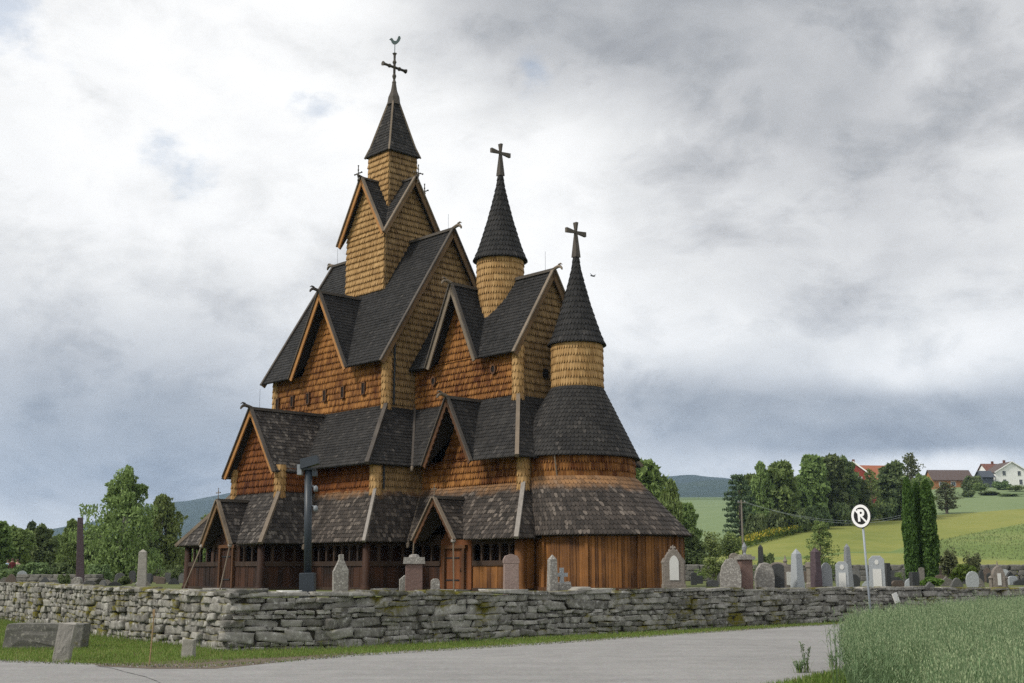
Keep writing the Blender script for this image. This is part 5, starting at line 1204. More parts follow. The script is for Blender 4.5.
r = 43.3; fin(obelisk(W_(r, 11), H_(r, 548.5), .66), 'gravestone', 'light_gr', 798, r, 'light grey smooth obelisk, sharp-topped, between the white-plated stone and the purple obelisk', rz=R(28))
r = 49; mb = MB(); mb.lathe((0, 0, 0), [(.2, 0), (.2, .3), (.15, .35), (.15, .9), (.19, .95), (.17, 1.15)], 10); fin(mb, 'gravestone', 'brown_st', 811, r, 'short stout brownish column gravestone left of the purple obelisk')
r = 44; fin(obelisk(W_(r, 9), H_(r, 547.5), .78), 'gravestone', 'purple_gr', 817, r, 'dark purple obelisk in front of the young bushy tree', rz=R(30))
r = 45.3; fin(slab('gothic', W_(r, 11), H_(r, 562.5), .18), 'gravestone', 'grey_gr', 827, r, 'dark grey pointed-arch slab right of the purple obelisk', rz=R(5))
def inset(X, r, wpx, ytop, label, rz):
    w_ = W_(r, wpx); h = H_(r, ytop); ov = MB(); ov.prism([(.075 * math.cos(t), h * .82 + .095 * math.sin(t)) for t in [2 * math.pi * k / 12 for k in range(12)]], -.165, -.14)
    return fin(slab('clip', w_, h, .3), 'gravestone', 'light_gr', X, r, label, parts=[('panel', part_slab('flat', w_ * .55, h * .62, -.152, 0.02), 'marble'), ('medallion', ov, 'marble')], rz=rz)
inset(843, 45, 12.5, 562, 'smaller grey gravestone with white panel and oval medallion, left of the sign post', R(-14))
inset(878, 46.6, 15, 556, 'larger grey gravestone with white panel and oval medallion, right of the sign post', R(-14))
r = 52; fin(obelisk(W_(r, 8), H_(r, 543), .55), 'gravestone', 'grey_gr', 849, r, 'tall slender grey obelisk left of the sign post', rz=R(12))
r = 48; fin(slab('flat', W_(r, 6), H_(r, 563), .2), 'gravestone', 'dark_gr', 888, r, 'narrow black slab right behind the larger medallion gravestone', rz=R(30))
r = 50; mb = slab('flat', W_(r, 9), H_(r, 572), .2); fin(mb, 'gravestone', 'dark_gr', 915, r, 'small black gravestone with rounded shoulders under the thujas', rz=R(25))
r = 52; w_ = W_(r, 12); h = H_(r, 566); mb = slab('gothic', w_, h, .25); mb.lathe((0, 0, h), [(.05, -.05), (.03, .1), (.01, .22)], 8)
for s in (-1, 1): mb.lathe((s * w_ * .62, 0, 0), [(.09, 0), (.08, h * .45), (.12, h * .5), (.02, h * .6)], 8)
fin(mb, 'gravestone', 'brown_st', 999, r, 'gothic gravestone with white pane and side pinnacles at the far right', parts=[('plaque', part_slab('flat', w_ * .3, h * .5, -.13, h * .2), 'marble')])
# in front of the church
r = 34; w_ = W_(r, 15); h = H_(r, 554.5); mb = MB(); mb.prism([(-w_ / 2, 0), (w_ / 2, 0), (w_ / 2 * .98, h * .66), (w_ * .16, h * .88), (w_ * .15, h), (-w_ * .15, h), (-w_ * .16, h * .88), (-w_ / 2 * 1.05, h * .62)], -.13, .13)
fin(mb, 'gravestone', 'lichen', 340, r, 'pale lichened gravestone with sloping shoulders right of the floodlight mast', rz=R(14))
r = 34.5; fin(slab('point', W_(r, 10), H_(r, 575), .14), 'gravestone', 'lichen', 404, r, 'low pale stone partly behind the reddish capped pillar', rz=R(10))
def capped(X, r, wpx, ytop, mat, label, rz, rough=True):
    w_ = W_(r, wpx); h = H_(r, ytop); mb = MB(); mb.box((-w_ / 2, -w_ * .42, 0), (w_ / 2, w_ * .42, h - .22), taper=.95); c_ = MB()
    if rough: c_.box((-w_ * .62, -w_ * .5, h - .24), (w_ * .62, w_ * .5, h - .06), taper=.94); c_.lathe((0, 0, h - .06), [(w_ * .32, 0), (w_ * .26, .06), (w_ * .12, .08)], 10)
    else: c_.prism([(-w_ * .52, h - .26), (w_ * .52, h - .26), (w_ * .52, h - .16), (w_ * .38, h - .05), (0, h), (-w_ * .38, h - .05), (-w_ * .52, h - .16)], -w_ * .42, w_ * .42)
    return fin(mb, 'gravestone', mat, X, r, label, parts=[('cap', c_, 'lichen' if rough else 'pink_gr')], rz=rz)
capped(413.5, 33.5, 17.5, 555, 'red_gr', 'reddish pillar gravestone with a rough wide stone cap, left of the choir door', R(6))
r = 33; w_ = W_(r, 9); fin(slab('clip', w_, H_(r, 579), .14), 'gravestone', 'lichen', 435, r, 'small whitish stump-like gravestone below the choir door', rz=R(8))
capped(511, 35.5, 15, 554, 'pink_gr', 'pinkish gravestone with a rounded cap in front of the choir arcade', R(6), False)
r = 36; fin(obelisk(W_(r, 9.5), H_(r, 554.5), .8), 'gravestone', 'lichen', 552.5, r, 'lichened short obelisk left of the small stone cross', rz=R(20))
r = 36.3; mb = MB(); Vs, Fs = [], []; stone_mesh(Vs, Fs, Vector((0, 0, .2)), Vector((1, 0, 0)), Vector((0, -1, 0)), .46, .34, .52, 77, None); mb.raw(Vs, Fs); cc = MB(); h = H_(r, 568)
cc.box((-.055, -.05, .38), (.055, .05, h)); cc.box((-.17, -.05, h - .26), (-.056, .05, h - .15)); cc.box((.056, -.05, h - .26), (.17, .05, h - .15))
fin(mb, 'gravestone', 'lichen', 562, r, 'small stone cross standing on a boulder in front of the plank apse', parts=[('cross', cc, 'light_gr')], rz=R(10))
# left side
r = 42; w_ = W_(r, 9.5); mb = MB(); mb.box((-w_ / 2, -w_ / 2, 0), (w_ / 2, w_ / 2, H_(r, 552)), taper=.78); k = w_ * .39; z = H_(r, 552); mb.raw([(-k, -k, z), (k, -k, z), (k, k, z), (-k, k, z), (0, 0, z + .1)], [(0, 1, 4), (1, 2, 4), (2, 3, 4), (3, 0, 4)])
fin(mb, 'obelisk', 'pale_block', 141.5, r, 'pale rough granite obelisk behind the left wall', cat='obelisk', rz=R(10), tilt=(0, -1.2))
r = 66; w_ = W_(r, 8); mb = MB(); mb.box((-w_ / 2, -w_ / 2, 0), (w_ / 2, w_ / 2, H_(r, 517.5)), taper=.62)
fin(mb, 'obelisk', 'purple_gr', 80, r, 'very tall dark mossy obelisk at the left, in front of the trees', cat='obelisk', rz=R(15), tilt=(0, -3.4))
r = 60; fin(slab('lump', W_(r, 9), H_(r, 577), .4), 'gravestone', 'lichen', 77, r, 'lumpy whitish stone at the foot of the tall dark obelisk')
M['mid_gr'] = mat_stone('weathered_grey_stone', (.07, .07, .068), (.16, .16, .155), (.32, .32, .30), .4, None, 9, .1); M['lichen_d'] = mat_stone('dark_lichened_stone', (.08, .075, .065), (.19, .18, .16), (.36, .36, .33), .6, None, 9, .1); M['brown_d'] = mat_stone('dark_brown_stone', (.07, .055, .045), (.15, .12, .10), (.3, .28, .25), .4, None, 9, .1)
# the small stones farther back: every one its own object
kinds = ['round', 'arch', 'point', 'clip', 'flat', 'gothic', 'lump']; mats_ = [('mid_gr', 'grey'), ('dark_gr', 'black'), ('lichen_d', 'lichened'), ('brown_d', 'brown'), ('mid_gr', 'grey'), ('dark_gr', 'black'), ('light_gr', 'light grey')]
kn = dict(round='round-topped', arch='arched', point='pointed', clip='clipped-corner', flat='flat-topped', gothic='gothic-arched', lump='rough rounded')
rs = random.Random(9); n_ = 0
for (x0, x1, cnt, ra, rb) in ((690, 905, 26, 58, 98), (895, 1040, 32, 58, 98), (85, 185, 16, 62, 92), (0, 75, 8, 64, 92)):
    for i in range(cnt):
        X = x0 + (x1 - x0) * (i + rs.random()) / cnt; r = rs.uniform(ra, rb); k = rs.choice(kinds); mt, mn = rs.choice(mats_); h = (rs.uniform(.3, .8) if r < 80 else rs.uniform(.5, 1.15)) * (.75 if X < 300 else 1); w_ = rs.uniform(.35, .8) * (1 if h > .5 else 1.2)
        side = 'left of the church' if X < 300 else 'right of the church'
        o = fin(slab(k, w_, h, .16), 'gravestone', mt, X, r, '%s %s gravestone among the small distant ones %s' % (mn, kn[k], side), 'small distant gravestones', rz=rs.uniform(-.5, .5), tilt=(rs.uniform(-3, 3), 0)); n_ += 1
# low rear walls of the churchyard
def low_wall(x0, x1, r0, r1, h, label, seed, ybase=None):
    rs = random.Random(seed); Vs, Fs = [], []; a = spot(x0, r0, CG); b = spot(x1, r1, CG); U = (b - a); L = U.length; U.normalize(); N = Vector((U.y, -U.x, 0)); sd = seed * 100
    for rr_ in range(3):
        s = 0
        while s < L:
            l_ = rs.uniform(.5, 1.3); stone_mesh(Vs, Fs, U * (s + l_ / 2) + Vector((0, 0, h * (rr_ + .5) / 3)), U, N, l_ * 1.03, .5, h / 3 * 1.06, sd, None); sd += 1; s += l_
    o = np_mesh('rear_wall', np.array([tuple(v) for v in Vs]), np.array(Fs), M['block']); o.location = a; return tag(o, label, 'stone wall')
low_wall(640, 1120, 104, 104, 1.35, 'low dark stone wall along the far side of the churchyard, below the yellow-green field', 31)
low_wall(20, 95, 80, 76, .6, 'low grassy wall remnant behind the left wall, at the tall dark obelisk', 32)
low_wall(95, 215, 100, 100, .95, 'low stone wall under the birches left of the church', 33)

# ------------------------------------------------------------------ floodlight mast
def mast():
    r = 30.6; b = spot(307.5, r, CG); root = empty('floodlight_mast', b, 0, 'dark blue-grey steel floodlight mast behind the wall in front of the church', 'floodlight mast'); H = H_(r, 470); m_ = M['mast']; root.rotation_euler = (0, R(-1.4), 0)
    a = MB(); a.lathe((0, 0, 0), [(.095, .5), (.095, H)], 20); a.build('pole', m_, root, True)
    a = MB(); a.box((-.19, -.15, 0), (.19, .15, .74)); o = a.build('cabinet', m_, root); md = o.modifiers.new('b', 'BEVEL'); md.width = .015
    a = MB(); a.box((-.17, -.12, H), (.17, .12, H + .05)); a.build('bracket', M['iron'], root)
    a = MB(); T = Matrix.Translation((.02, 0, H + .2)) @ Matrix.Rotation(R(-12), 4, 'Y'); Q = [(-.24, -.16, -.13), (.24, -.16, -.10), (.24, .16, -.10), (-.24, .16, -.13), (-.20, -.13, .12), (.24, -.13, .12), (.24, .13, .12), (-.20, .13, .12)]
    a.raw([T @ Vector(q) for q in Q], [(3, 2, 1, 0), (4, 5, 6, 7), (0, 1, 5, 4), (1, 2, 6, 5), (2, 3, 7, 6), (3, 0, 4, 7)]); o = a.build('floodlight', m_, root)
    a = MB(); a.box((-.27, -.12, H - .12), (-.16, .12, H + .14)); a.build('lamp_glass', M['glass_grey'], o)
    for z in (H - .45, H - .95):
        a = MB(); a.tube([(.10, 0, z + .05), (.16, -.02, z)], .025, 6); a.lathe((.19, -.02, z - .10), [(.04, 0), (.06, .05), (.055, .12), (.02, .15)], 12); a.build('side_lamp', M['galv'], root, True)
    a = MB(); a.box((.10, -.09, H - .16), (.22, .09, H - .02)); a.build('junction_box', M['mast'], root)
M['galv'] = mat_plain('dull_galvanised_steel', (.15, .165, .18), .55, .2, 8, .5, bump=.1)
M['mast'] = mat_plain('dark_blue_grey_paint', (.016, .023, .031), .45, .15, 3, .4, bump=.05); M['glass_grey'] = mat_plain('grey_metal_and_glass', (.20, .22, .24), .35, .2, 6, .5, bump=.05)
mast()
# ------------------------------------------------------------------ no-parking sign
M['galv'] = mat_plain('galvanised_steel', (.24, .27, .30), .5, .2, 8, .5, bump=.1); M['sign_black'] = mat_plain('black_sign_face', (.012, .012, .012), .4, .1, 3, bump=0); M['sign_white'] = mat_plain('white_sign_face', (.72, .72, .72), .4, .05, 3, bump=0)
def sign():
    r = 37.5; top = at(862, 516, r); foot = at(870.5, 612, r); foot_z = 0.0; d = (top - foot).normalized(); base = foot + d * ((foot_z - foot.z) / d.z)
    root = empty('no_parking_sign', base, 0, 'round black and white no-parking sign on a leaning grey post at the field edge', 'road sign')
    a = MB(); tl = top - base; a.tube([-d * .15, tl + d * .28], .035, 12); a.build('post', M['galv'], root, True)
    yaw = R(-53); Rm = Matrix.Translation(tl) @ d.to_track_quat('Z', 'Y').to_matrix().to_4x4() @ Matrix.Identity(4)
    # sign frame: x right, z up, facing -y, turned about the post
    ax = Vector((math.cos(yaw), math.sin(yaw), 0)); az = d; ay = az.cross(ax).normalized(); ax = ay.cross(az).normalized(); T = Matrix(((ax.x, ay.x, az.x, tl.x), (ax.y, ay.y, az.y, tl.y), (ax.z, ay.z, az.z, tl.z), (0, 0, 0, 1)))
    def disc(r0, r1, y0, y1, mat, name, par):
        n = 48; mb = MB(); P_ = []
        for y in (y0, y1):
            for rr_ in (r0, r1):
                for k in range(n): P_.append(T @ Vector((rr_ * math.cos(2 * math.pi * k / n), y, rr_ * math.sin(2 * math.pi * k / n))))
        F_ = []
        for k in range(n):
            l = (k + 1) % n; F_ += [(k, l, n + l, n + k), (2 * n + k, 3 * n + k, 3 * n + l, 2 * n + l), (n + k, n + l, 3 * n + l, 3 * n + k), (k, 2 * n + k, 2 * n + l, l)]
        mb.raw(P_, F_); return mb.build(name, M[mat], par)
    RS = .375
    pl = disc(.0001, RS, -.06, -.045, 'sign_black', 'sign_plate', root)
    disc(RS * .70, RS * .93, -.066, -.0605, 'sign_white', 'white_ring', pl)
    cu = bpy.data.curves.new('p', 'FONT'); cu.body = 'P'; cu.size = .50; cu.extrude = .002; cu.align_x = 'CENTER'; cu.align_y = 'CENTER'; cu.offset = .018
    to_ = bpy.data.objects.new('tmp', cu); COL.objects.link(to_); dg = bpy.context.evaluated_depsgraph_get(); me = bpy.data.meshes.new_from_object(to_.evaluated_get(dg)); bpy.data.objects.remove(to_)
    for v in me.vertices: c = v.co.copy(); v.co = T @ Vector((c.x, -.064 - c.z * .5, c.y))
    me.materials.clear(); me.materials.append(M['sign_white']); lo_ = bpy.data.objects.new('lettering', me); COL.objects.link(lo_); lo_.parent = pl
    mb = MB(); s = RS * .73; mb.beam(T @ Vector((-s * .707, -.0665, s * .707)), T @ Vector((s * .707, -.0665, -s * .707)), .055, .006, T.to_3x3() @ Vector((0, -1, 0))); mb.build('diagonal_bar', M['sign_white'], pl)
    for z in (-.16, .16):
        mb = MB(); mb.box((-.06, -.044, z - .02), (.06, .04, z + .02)); o = mb.build('clamp', M['galv'], root)
        for v in o.data.vertices: v.co = T @ v.co
sign()

# ------------------------------------------------------------------ power line
M['pole_wood'] = mat_plain('grey_pole_wood', (.16, .14, .12), .85)
def pole(X, r, ytop, label, rad=.13, bar=False, z=None):
    b = spot(X, r, z); h = zat(ytop, r) - b.z; root = empty('utility_pole', b, 0, label, 'utility pole')
    a = MB(); a.tube([(0, 0, -.5), (0, 0, h)], [rad, rad * .7], 8); a.build('pole', M['pole_wood'], root)
    a = MB(); a.beam((-.5, 0, h - .3), (.5, 0, h - .3), .1, .1); a.build('crossarm', M['pole_wood'], root)
    for s in (-1, 1): a = MB(); a.lathe((s * .4, 0, h - .24), [(.05, 0), (.07, .08), (.03, .16)], 8); a.build('insulator', M['glass_grey'], root)
    return b + Vector((0, 0, h - .1))
t1 = pole(743.5, 150, 500, 'thin wooden utility pole in front of the tree row, above the churchyard wall')
t2 = pole(906, 236, 514, 'utility pole hidden behind the columnar thujas where the wires end')
t0_ = pole(600, 120, 500, 'utility pole behind the church')
def wire(a, b, sag, dxy, label):
    pts = [a.lerp(b, k / 14) - Vector((0, 0, sag * 4 * (k / 14) * (1 - k / 14))) + Vector(dxy) for k in range(15)]; mb = MB(); mb.tube(pts, .02, 4); o = mb.build('overhead_wire', M['galv']); tag(o, label, 'wire')
wire(t1, t2, 1.8, (-.4, 0, 0), 'upper sagging overhead wire crossing in front of the tree row'); wire(t1, t2, 2.1, (.4, 0, -.1), 'lower sagging overhead wire crossing in front of the tree row')
rs = random.Random(4)
for i, X in enumerate((819, 833, 836, 842, 846, 852)):
    r = 236; b = spot(X, r); mb = MB(); mb.tube([(0, 0, -.2), (0, 0, 1.5 if i else 2.6)], .07, 6); o = mb.build('fence_post', M['pole_wood']); o.location = b
    tag(o, 'taller lone pale post at the foot of the tree row' if i == 0 else 'thin pale fence post at the foot of the tree row', 'post', None if i == 0 else 'fence posts at the tree row')

# ------------------------------------------------------------------ houses on the hill
M['white_paint'] = mat_plain('white_painted_boards', (.72, .72, .70), .7, .08, 3); M['red_paint'] = mat_plain('red_painted_boards', (.20, .035, .022), .7, .15, 3); M['tile_red'] = mat_plain('red_roof_tiles', (.13, .055, .038), .8, .25, 3)
M['tile_orange'] = mat_plain('orange_roof_tiles', (.26, .095, .05), .8, .25, 3); M['roof_brown'] = mat_plain('brown_sheet_roof', (.085, .062, .055), .8, .15, 2); M['barn_orange'] = mat_plain('orange_barn_boards', (.30, .13, .05), .8, .2, 3)
M['win'] = mat_plain('dark_window_glass', (.05, .06, .07), .2, .1, 3, bump=0); M['slate'] = mat_plain('blue_grey_roof', (.05, .06, .075), .7, .15, 2)
def house(X, r, w_, d_, hw, hr, rz, wm, rm, label, wins, name='house', gable_front=True, z=None, chimney=True):
    b = spot(X, r, z); root = empty(name, b, rz, label, 'barn' if name == 'barn' else ('shed' if name == 'shed' else 'house'))
    mb = MB(); a = w_ / 2
    if gable_front: mb.prism([(-a, -1), (a, -1), (a, hw), (0, hr), (-a, hw)], -d_ / 2, d_ / 2)
    else: mb.prism([(-d_ / 2, -1), (d_ / 2, -1), (d_ / 2, hw), (0, hr), (-d_ / 2, hw)], -a, a, M=Matrix.Rotation(R(90), 4, 'Z'))
    mb.build('wall', M[wm], root)
    Tm = Matrix.Identity(4) if gable_front else Matrix.Rotation(R(90), 4, 'Z'); aa, LL = (a, d_ / 2) if gable_front else (d_ / 2, a)
    mb = MB(); ov = .5; k = (hr - hw) / aa
    for s in (-1, 1):
        q = [(0, hr + .22), (s * (aa + ov), hw - ov * k + .22), (s * (aa + ov), hw - ov * k + .02), (0, hr + .02)]; mb.prism(q, -LL - ov, LL + ov, M=Tm)
    rf = mb.build('roof', M[rm], root)
    if chimney: mb = MB(); mb.box((-.35, -.35, hr - .6), (.35, .35, hr + 1.1)); mb.build('chimney', M['tile_red'], rf)
    if gable_front:
        for s in (-1, 1): mb = MB(); mb.beam((s * (aa + ov), -LL - ov - .03, hw - ov * k + .1), (0, -LL - ov - .03, hr + .12), .08, .35, (0, 0, 1)); mb.build('gable_board', M['white_paint'], root)
    yf = -d_ / 2 if gable_front else -d_ / 2
    for x, zz, ww, hh in wins:
        f = MB(); f.box((x - ww / 2 - .12, yf - .07, zz - .12), (x + ww / 2 + .12, yf - .005, zz + hh + .12)); fo = f.build('window', M['white_paint'], root); g2 = MB()
        for s in (-1, 1): g2.box((x + s * ww / 4 - ww / 4 + .04, yf - .10, zz), (x + s * ww / 4 + ww / 4 - .04, yf - .072, zz + hh))
        g2.build('pane', M['win'], fo)
    return root
house(1006, 432, 12.5, 10, 5.2, 8.8, R(6), 'white_paint', 'roof_brown', 'white wooden house with the gable facing the camera on the hill at the right edge', [(-3, .9, 1.2, 1.7), (3, .9, 1.2, 1.7), (-3, 4, 1.2, 1.6), (2.6, 4, 1.2, 1.6)], z=ground_z(1006, 432) - .6)
house(994, 440, 8, 7, 5.6, 8.2, R(6), 'white_paint', 'tile_red', 'white side wing with a red tiled roof left of the white gabled house', [(-2, 1, 1.2, 1.6)], gable_front=False, z=ground_z(994, 440) - .2)
house(949, 436, 14.5, 8, 3.1, 6.6, R(3), 'barn_orange', 'roof_brown', 'long brown-roofed barn with orange board walls on the hill', [(-4.5, .8, 1.2, 1.3), (0, .8, 1.6, 1.4), (4.5, .6, 1.4, 1.6)], 'barn', False, chimney=False, z=ground_z(949, 436) - .3)
house(985, 425, 4.2, 5, 3.6, 5.6, R(8), 'slate', 'slate', 'small dark blue-grey shed between the barn and the white house', [], 'shed', False, chimney=False)
house(856, 330, 7, 9, 9.6, 12.4, R(-18), 'red_paint', 'tile_orange', 'red wooden house with white gable boards half hidden by the tree row', [(-1.8, 6.8, 1.0, 1.5), (1.6, 6.8, 1.0, 1.5)], z=at(856, 509, 330).z)
house(872, 345, 9, 8, 8.4, 12.2, R(8), 'red_paint', 'tile_orange', 'house wing with an orange tiled roof behind the bright green conifer', [], gable_front=False, z=at(870, 509, 345).z, chimney=False)

# ------------------------------------------------------------------ people at the far left
def person(X, r, top_mat, leg_mat, label, seed, H=1.7, z=CG):
    root = empty('person', spot(X, r, z), R(20 * seed), label, 'person'); V_ = []; E_ = []; Rr = []
    def v(x, y, zz, rad): V_.append((x * H / 1.75, y * H / 1.75, zz * H / 1.75)); Rr.append(rad); return len(V_) - 1
    pel = v(0, 0, .95, .15); wa = v(0, 0, 1.12, .13); ch = v(0, .01, 1.33, .16); nk = v(0, 0, 1.47, .06); hd = v(0, -.02, 1.62, .095); ht = v(0, -.01, 1.70, .07)
    E_ += [(pel, wa), (wa, ch), (ch, nk), (nk, hd), (hd, ht)]
    for s in (-1, 1):
        sh = v(s * .19, 0, 1.40, .065); el = v(s * .25, .03, 1.13, .045); wr = v(s * .24, -.08, .90, .032); ha = v(s * .24, -.10, .82, .035); E_ += [(ch, sh), (sh, el), (el, wr), (wr, ha)]
        hp = v(s * .09, 0, .90, .10); kn_ = v(s * .11, -.03 * s, .50, .065); an = v(s * .11, .02, .09, .042); to2 = v(s * .12, -.13, .04, .04); E_ += [(pel, hp), (hp, kn_), (kn_, an), (an, to2)]
    me = bpy.data.meshes.new('body'); me.from_pydata(V_, E_, []); o = bpy.data.objects.new('body', me); COL.objects.link(o); o.parent = root
    md = o.modifiers.new('skin', 'SKIN'); md.use_smooth_shade = True
    for i, q in enumerate(me.skin_vertices[0].data): q.radius = (Rr[i], Rr[i]); q.use_root = (i == 0)
    ms = o.modifiers.new('sub', 'SUBSURF'); ms.levels = 1; ms.render_levels = 1
    dg = bpy.context.evaluated_depsgraph_get(); dg.update(); me2 = bpy.data.meshes.new_from_object(o.evaluated_get(dg)); o.modifiers.clear(); o.data = me2; me2.materials.clear()
    for m_ in (M['skin'], top_mat, leg_mat): me2.materials.append(m_)
    k = H / 1.75
    for p_ in me2.polygons: c = p_.center; p_.material_index = 0 if (c.z > 1.5 * k or (abs(c.x) > .19 * k and c.z < .95 * k and c.z > .7 * k)) else (1 if c.z > .95 * k else 2)
    hm = MB(); hm.lathe((0, .01, 1.58 * k), [(.10, 0), (.115, .06), (.09, .14), (.02, .18)], 10); hm.build('hair', M['hair'], root, True)
M['skin'] = mat_plain('skin', (.45, .28, .21), .6, .05); M['hair'] = mat_plain('brown_hair', (.06, .035, .02), .7)
person(6.5, 95, mat_plain('light_blue_shirt', (.28, .38, .50), .8), mat_plain('dark_trousers', (.03, .03, .04), .8), 'person in a light blue top standing among the graves at the far left', 1)
person(16, 92, mat_plain('pink_top', (.55, .33, .30), .8), mat_plain('black_trousers', (.02, .02, .025), .8), 'person in a pink top and dark trousers standing at the far left', 3)
person(11, 90, mat_plain('dark_red_coat', (.10, .015, .015), .8), mat_plain('grey_trousers', (.08, .08, .09), .8), 'person in a dark red coat between the two lighter-dressed people at the far left', 2, 1.75)
# a bird in the sky
mb = MB(); mb.tube([(-.16, 0, 0), (-.05, 0, .01), (.08, 0, .0), (.2, 0, -.01)], [.015, .05, .045, .01], 6)
for s in (-1, 1): mb.raw([(-.02, s * .04, .02), (.08, s * .04, .02), (.02, s * .32, .12), (-.03, s * .30, .12), (-.02, s * .04, .005), (.08, s * .04, .005), (.02, s * .32, .11), (-.03, s * .30, .11)], [(0, 1, 2, 3), (7, 6, 5, 4), (0, 4, 5, 1), (1, 5, 6, 2), (2, 6, 7, 3), (3, 7, 4, 0)])
o = mb.build('bird', M['iron']); o.location = at(592.5, 276, 70); o.rotation_euler = (R(20), 0, R(30)); tag(o, 'small dark bird flying right of the eastern turret', 'bird')

# ------------------------------------------------------------------ grass, oats
from mathutils.geometry import tessellate_polygon
def in_poly(x, y, poly):
    c = np.zeros(len(x), bool); n = len(poly); j = n - 1
    for i in range(n):
        xi, yi = poly[i]; xj, yj = poly[j]; m = ((yi > y) != (yj > y)) & (x < (xj - xi) * (y - yi) / ((yj - yi) or 1e-9) + xi); c ^= m; j = i
    return c
def scatter(poly, dens, g_):
    a = np.array(poly); lo_, hi_ = a.min(0), a.max(0); n = int((hi_ - lo_).prod() * dens); p_ = g_.uniform(lo_, hi_, (n, 2)); return p_[in_poly(p_[:, 0], p_[:, 1], poly)]
def blades(P_, h, wd, g_, z0=0.0, bend=.5):
    n = len(P_); an = g_.uniform(0, 2 * np.pi, n); hh = h * g_.uniform(.4, 1.3, n); d = np.stack([np.cos(an), np.sin(an)], 1); b_ = g_.uniform(.05, bend, n)[:, None] * hh[:, None]
    base = np.concatenate([P_, np.full((n, 1), z0)], 1); s = np.stack([-d[:, 1], d[:, 0], np.zeros(n)], 1) * (wd * g_.uniform(.6, 1.4, n))[:, None]
    mid = base + np.concatenate([d * b_ * .35, hh[:, None] * .55], 1); tip = base + np.concatenate([d * b_, hh[:, None]], 1)
    V_ = np.stack([base - s, base + s, mid + s * .8, mid - s * .8, mid - s * .8, mid + s * .8, tip + s * .1, tip - s * .1], 1).reshape(-1, 3); return V_, np.arange(8 * n).reshape(-1, 4)
g_ = np.random.default_rng(77)
verge = [g(-60, 607), g(0, 620), g(50, 628), g(80, 634), g(150, 642), g(228, 651), g(340, 648), g(540, 637.5), g(730, 628), g(850, 622), g(850, 623.6), g(730, 630.9), g(540, 643.8), g(350, 655.2), g(300, 658), g(240, 661), g(200, 664), g(137, 666.5), g(78, 664), g(0, 661.5), g(-60, 660)]
P_ = scatter(verge, 420, g_); V_, F_ = blades(P_, .065, .006, g_); mi = (g_.random(len(F_) // 2) < .16).astype(int).repeat(2)
o = np_mesh('verge_grass', V_, F_, [M['grass_blade'], M['dry_blade']], mi=mi); tag(o, 'short green grass of the verge between the wall and the road', 'grass', None, 'stuff')
rag = [g(*q) for q in [(0, 660.5), (78, 663), (137, 665.5), (200, 666), (280, 661), (350, 654.5), (540, 643), (730, 630.2), (850, 623)]] + [g(*q) for q in [(850, 624.2), (730, 632.0), (540, 645.6), (350, 657.4), (280, 663.5), (200, 669), (137, 668), (78, 665.5), (0, 663)]]
P_ = scatter(rag, 170, g_); V_, F_ = blades(P_, .05, .006, g_, z0=.012, bend=.9); mi = (g_.random(len(F_) // 2) < .35).astype(int).repeat(2); o = np_mesh('edge_grass', V_, F_, [M['grass_blade'], M['dry_blade']], mi=mi); tag(o, 'ragged sparse grass creeping over the edge of the asphalt', 'grass', None, 'stuff')
P_ = scatter(rag, 160, g_); n = len(P_); P3 = np.concatenate([P_, np.full((n, 1), .02)], 1); V_, F_ = leaf_quads(P3, .018, g_, aspect=.9); o = np_mesh('edge_gravel', V_, F_, M['road']); tag(o, 'loose gravel along the edge of the asphalt', 'gravel', None, 'stuff')
# taller tufts along the foot of the wall and on its top
tp = []
for s in np.arange(cum[2], cum[14], .035):
    if g_.random() < .55: c, U, t_ = wpos(s); tp.append((c.x + U.y * g_.uniform(-.02, .22), c.y - U.x * g_.uniform(-.02, .22)))
V_, F_ = blades(np.array(tp), .17, .007, g_); o = np_mesh('wall_foot_grass', V_, F_, M['grass_blade']); tag(o, 'longer grass tufts growing along the foot of the stone wall', 'grass', None, 'stuff')
tv, tf = [], []; off = 0
for s in np.arange(0, cum[-2], .02):
    c, U, t_ = wpos(s); k = noise.noise(c * .7)
    if g_.random() < max(.10, .35 + k):
        bb = g_.uniform(.38, .9); V1, F1 = blades(np.array([[c.x - U.y * bb, c.y + U.x * bb]]), .10, .008, g_, z0=t_ - .06 if bb < .5 else CG); tv.append(V1); tf.append(F1 + off); off += len(V1)
V_, F_ = np.concatenate(tv), np.concatenate(tf); mi = (g_.random(len(F_) // 2) < .45).astype(int).repeat(2); o = np_mesh('wall_top_grass', V_, F_, [M['grass_blade'], M['dry_blade']], mi=mi); tag(o, 'tufts of grass and moss along the back of the wall top', 'grass', None, 'stuff')
corner = [(7.4, 24.6), (6.3, 23.2), (5.25, 21.5), (3.95, 19.4), (2.6, 18.7), (1.2, 18.2), (-.5, 17.6), (-.5, 15), (6.5, 15)]
P_ = scatter(corner, 900, g_); V_, F_ = blades(P_, .11, .007, g_); mi = (g_.random(len(F_) // 2) < .1).astype(int).repeat(2)
o = np_mesh('corner_grass', V_, F_, [M['grass_blade'], M['dry_blade']], mi=mi); tag(o, 'bright green grass on the near road corner beside the oats', 'grass', None, 'stuff')
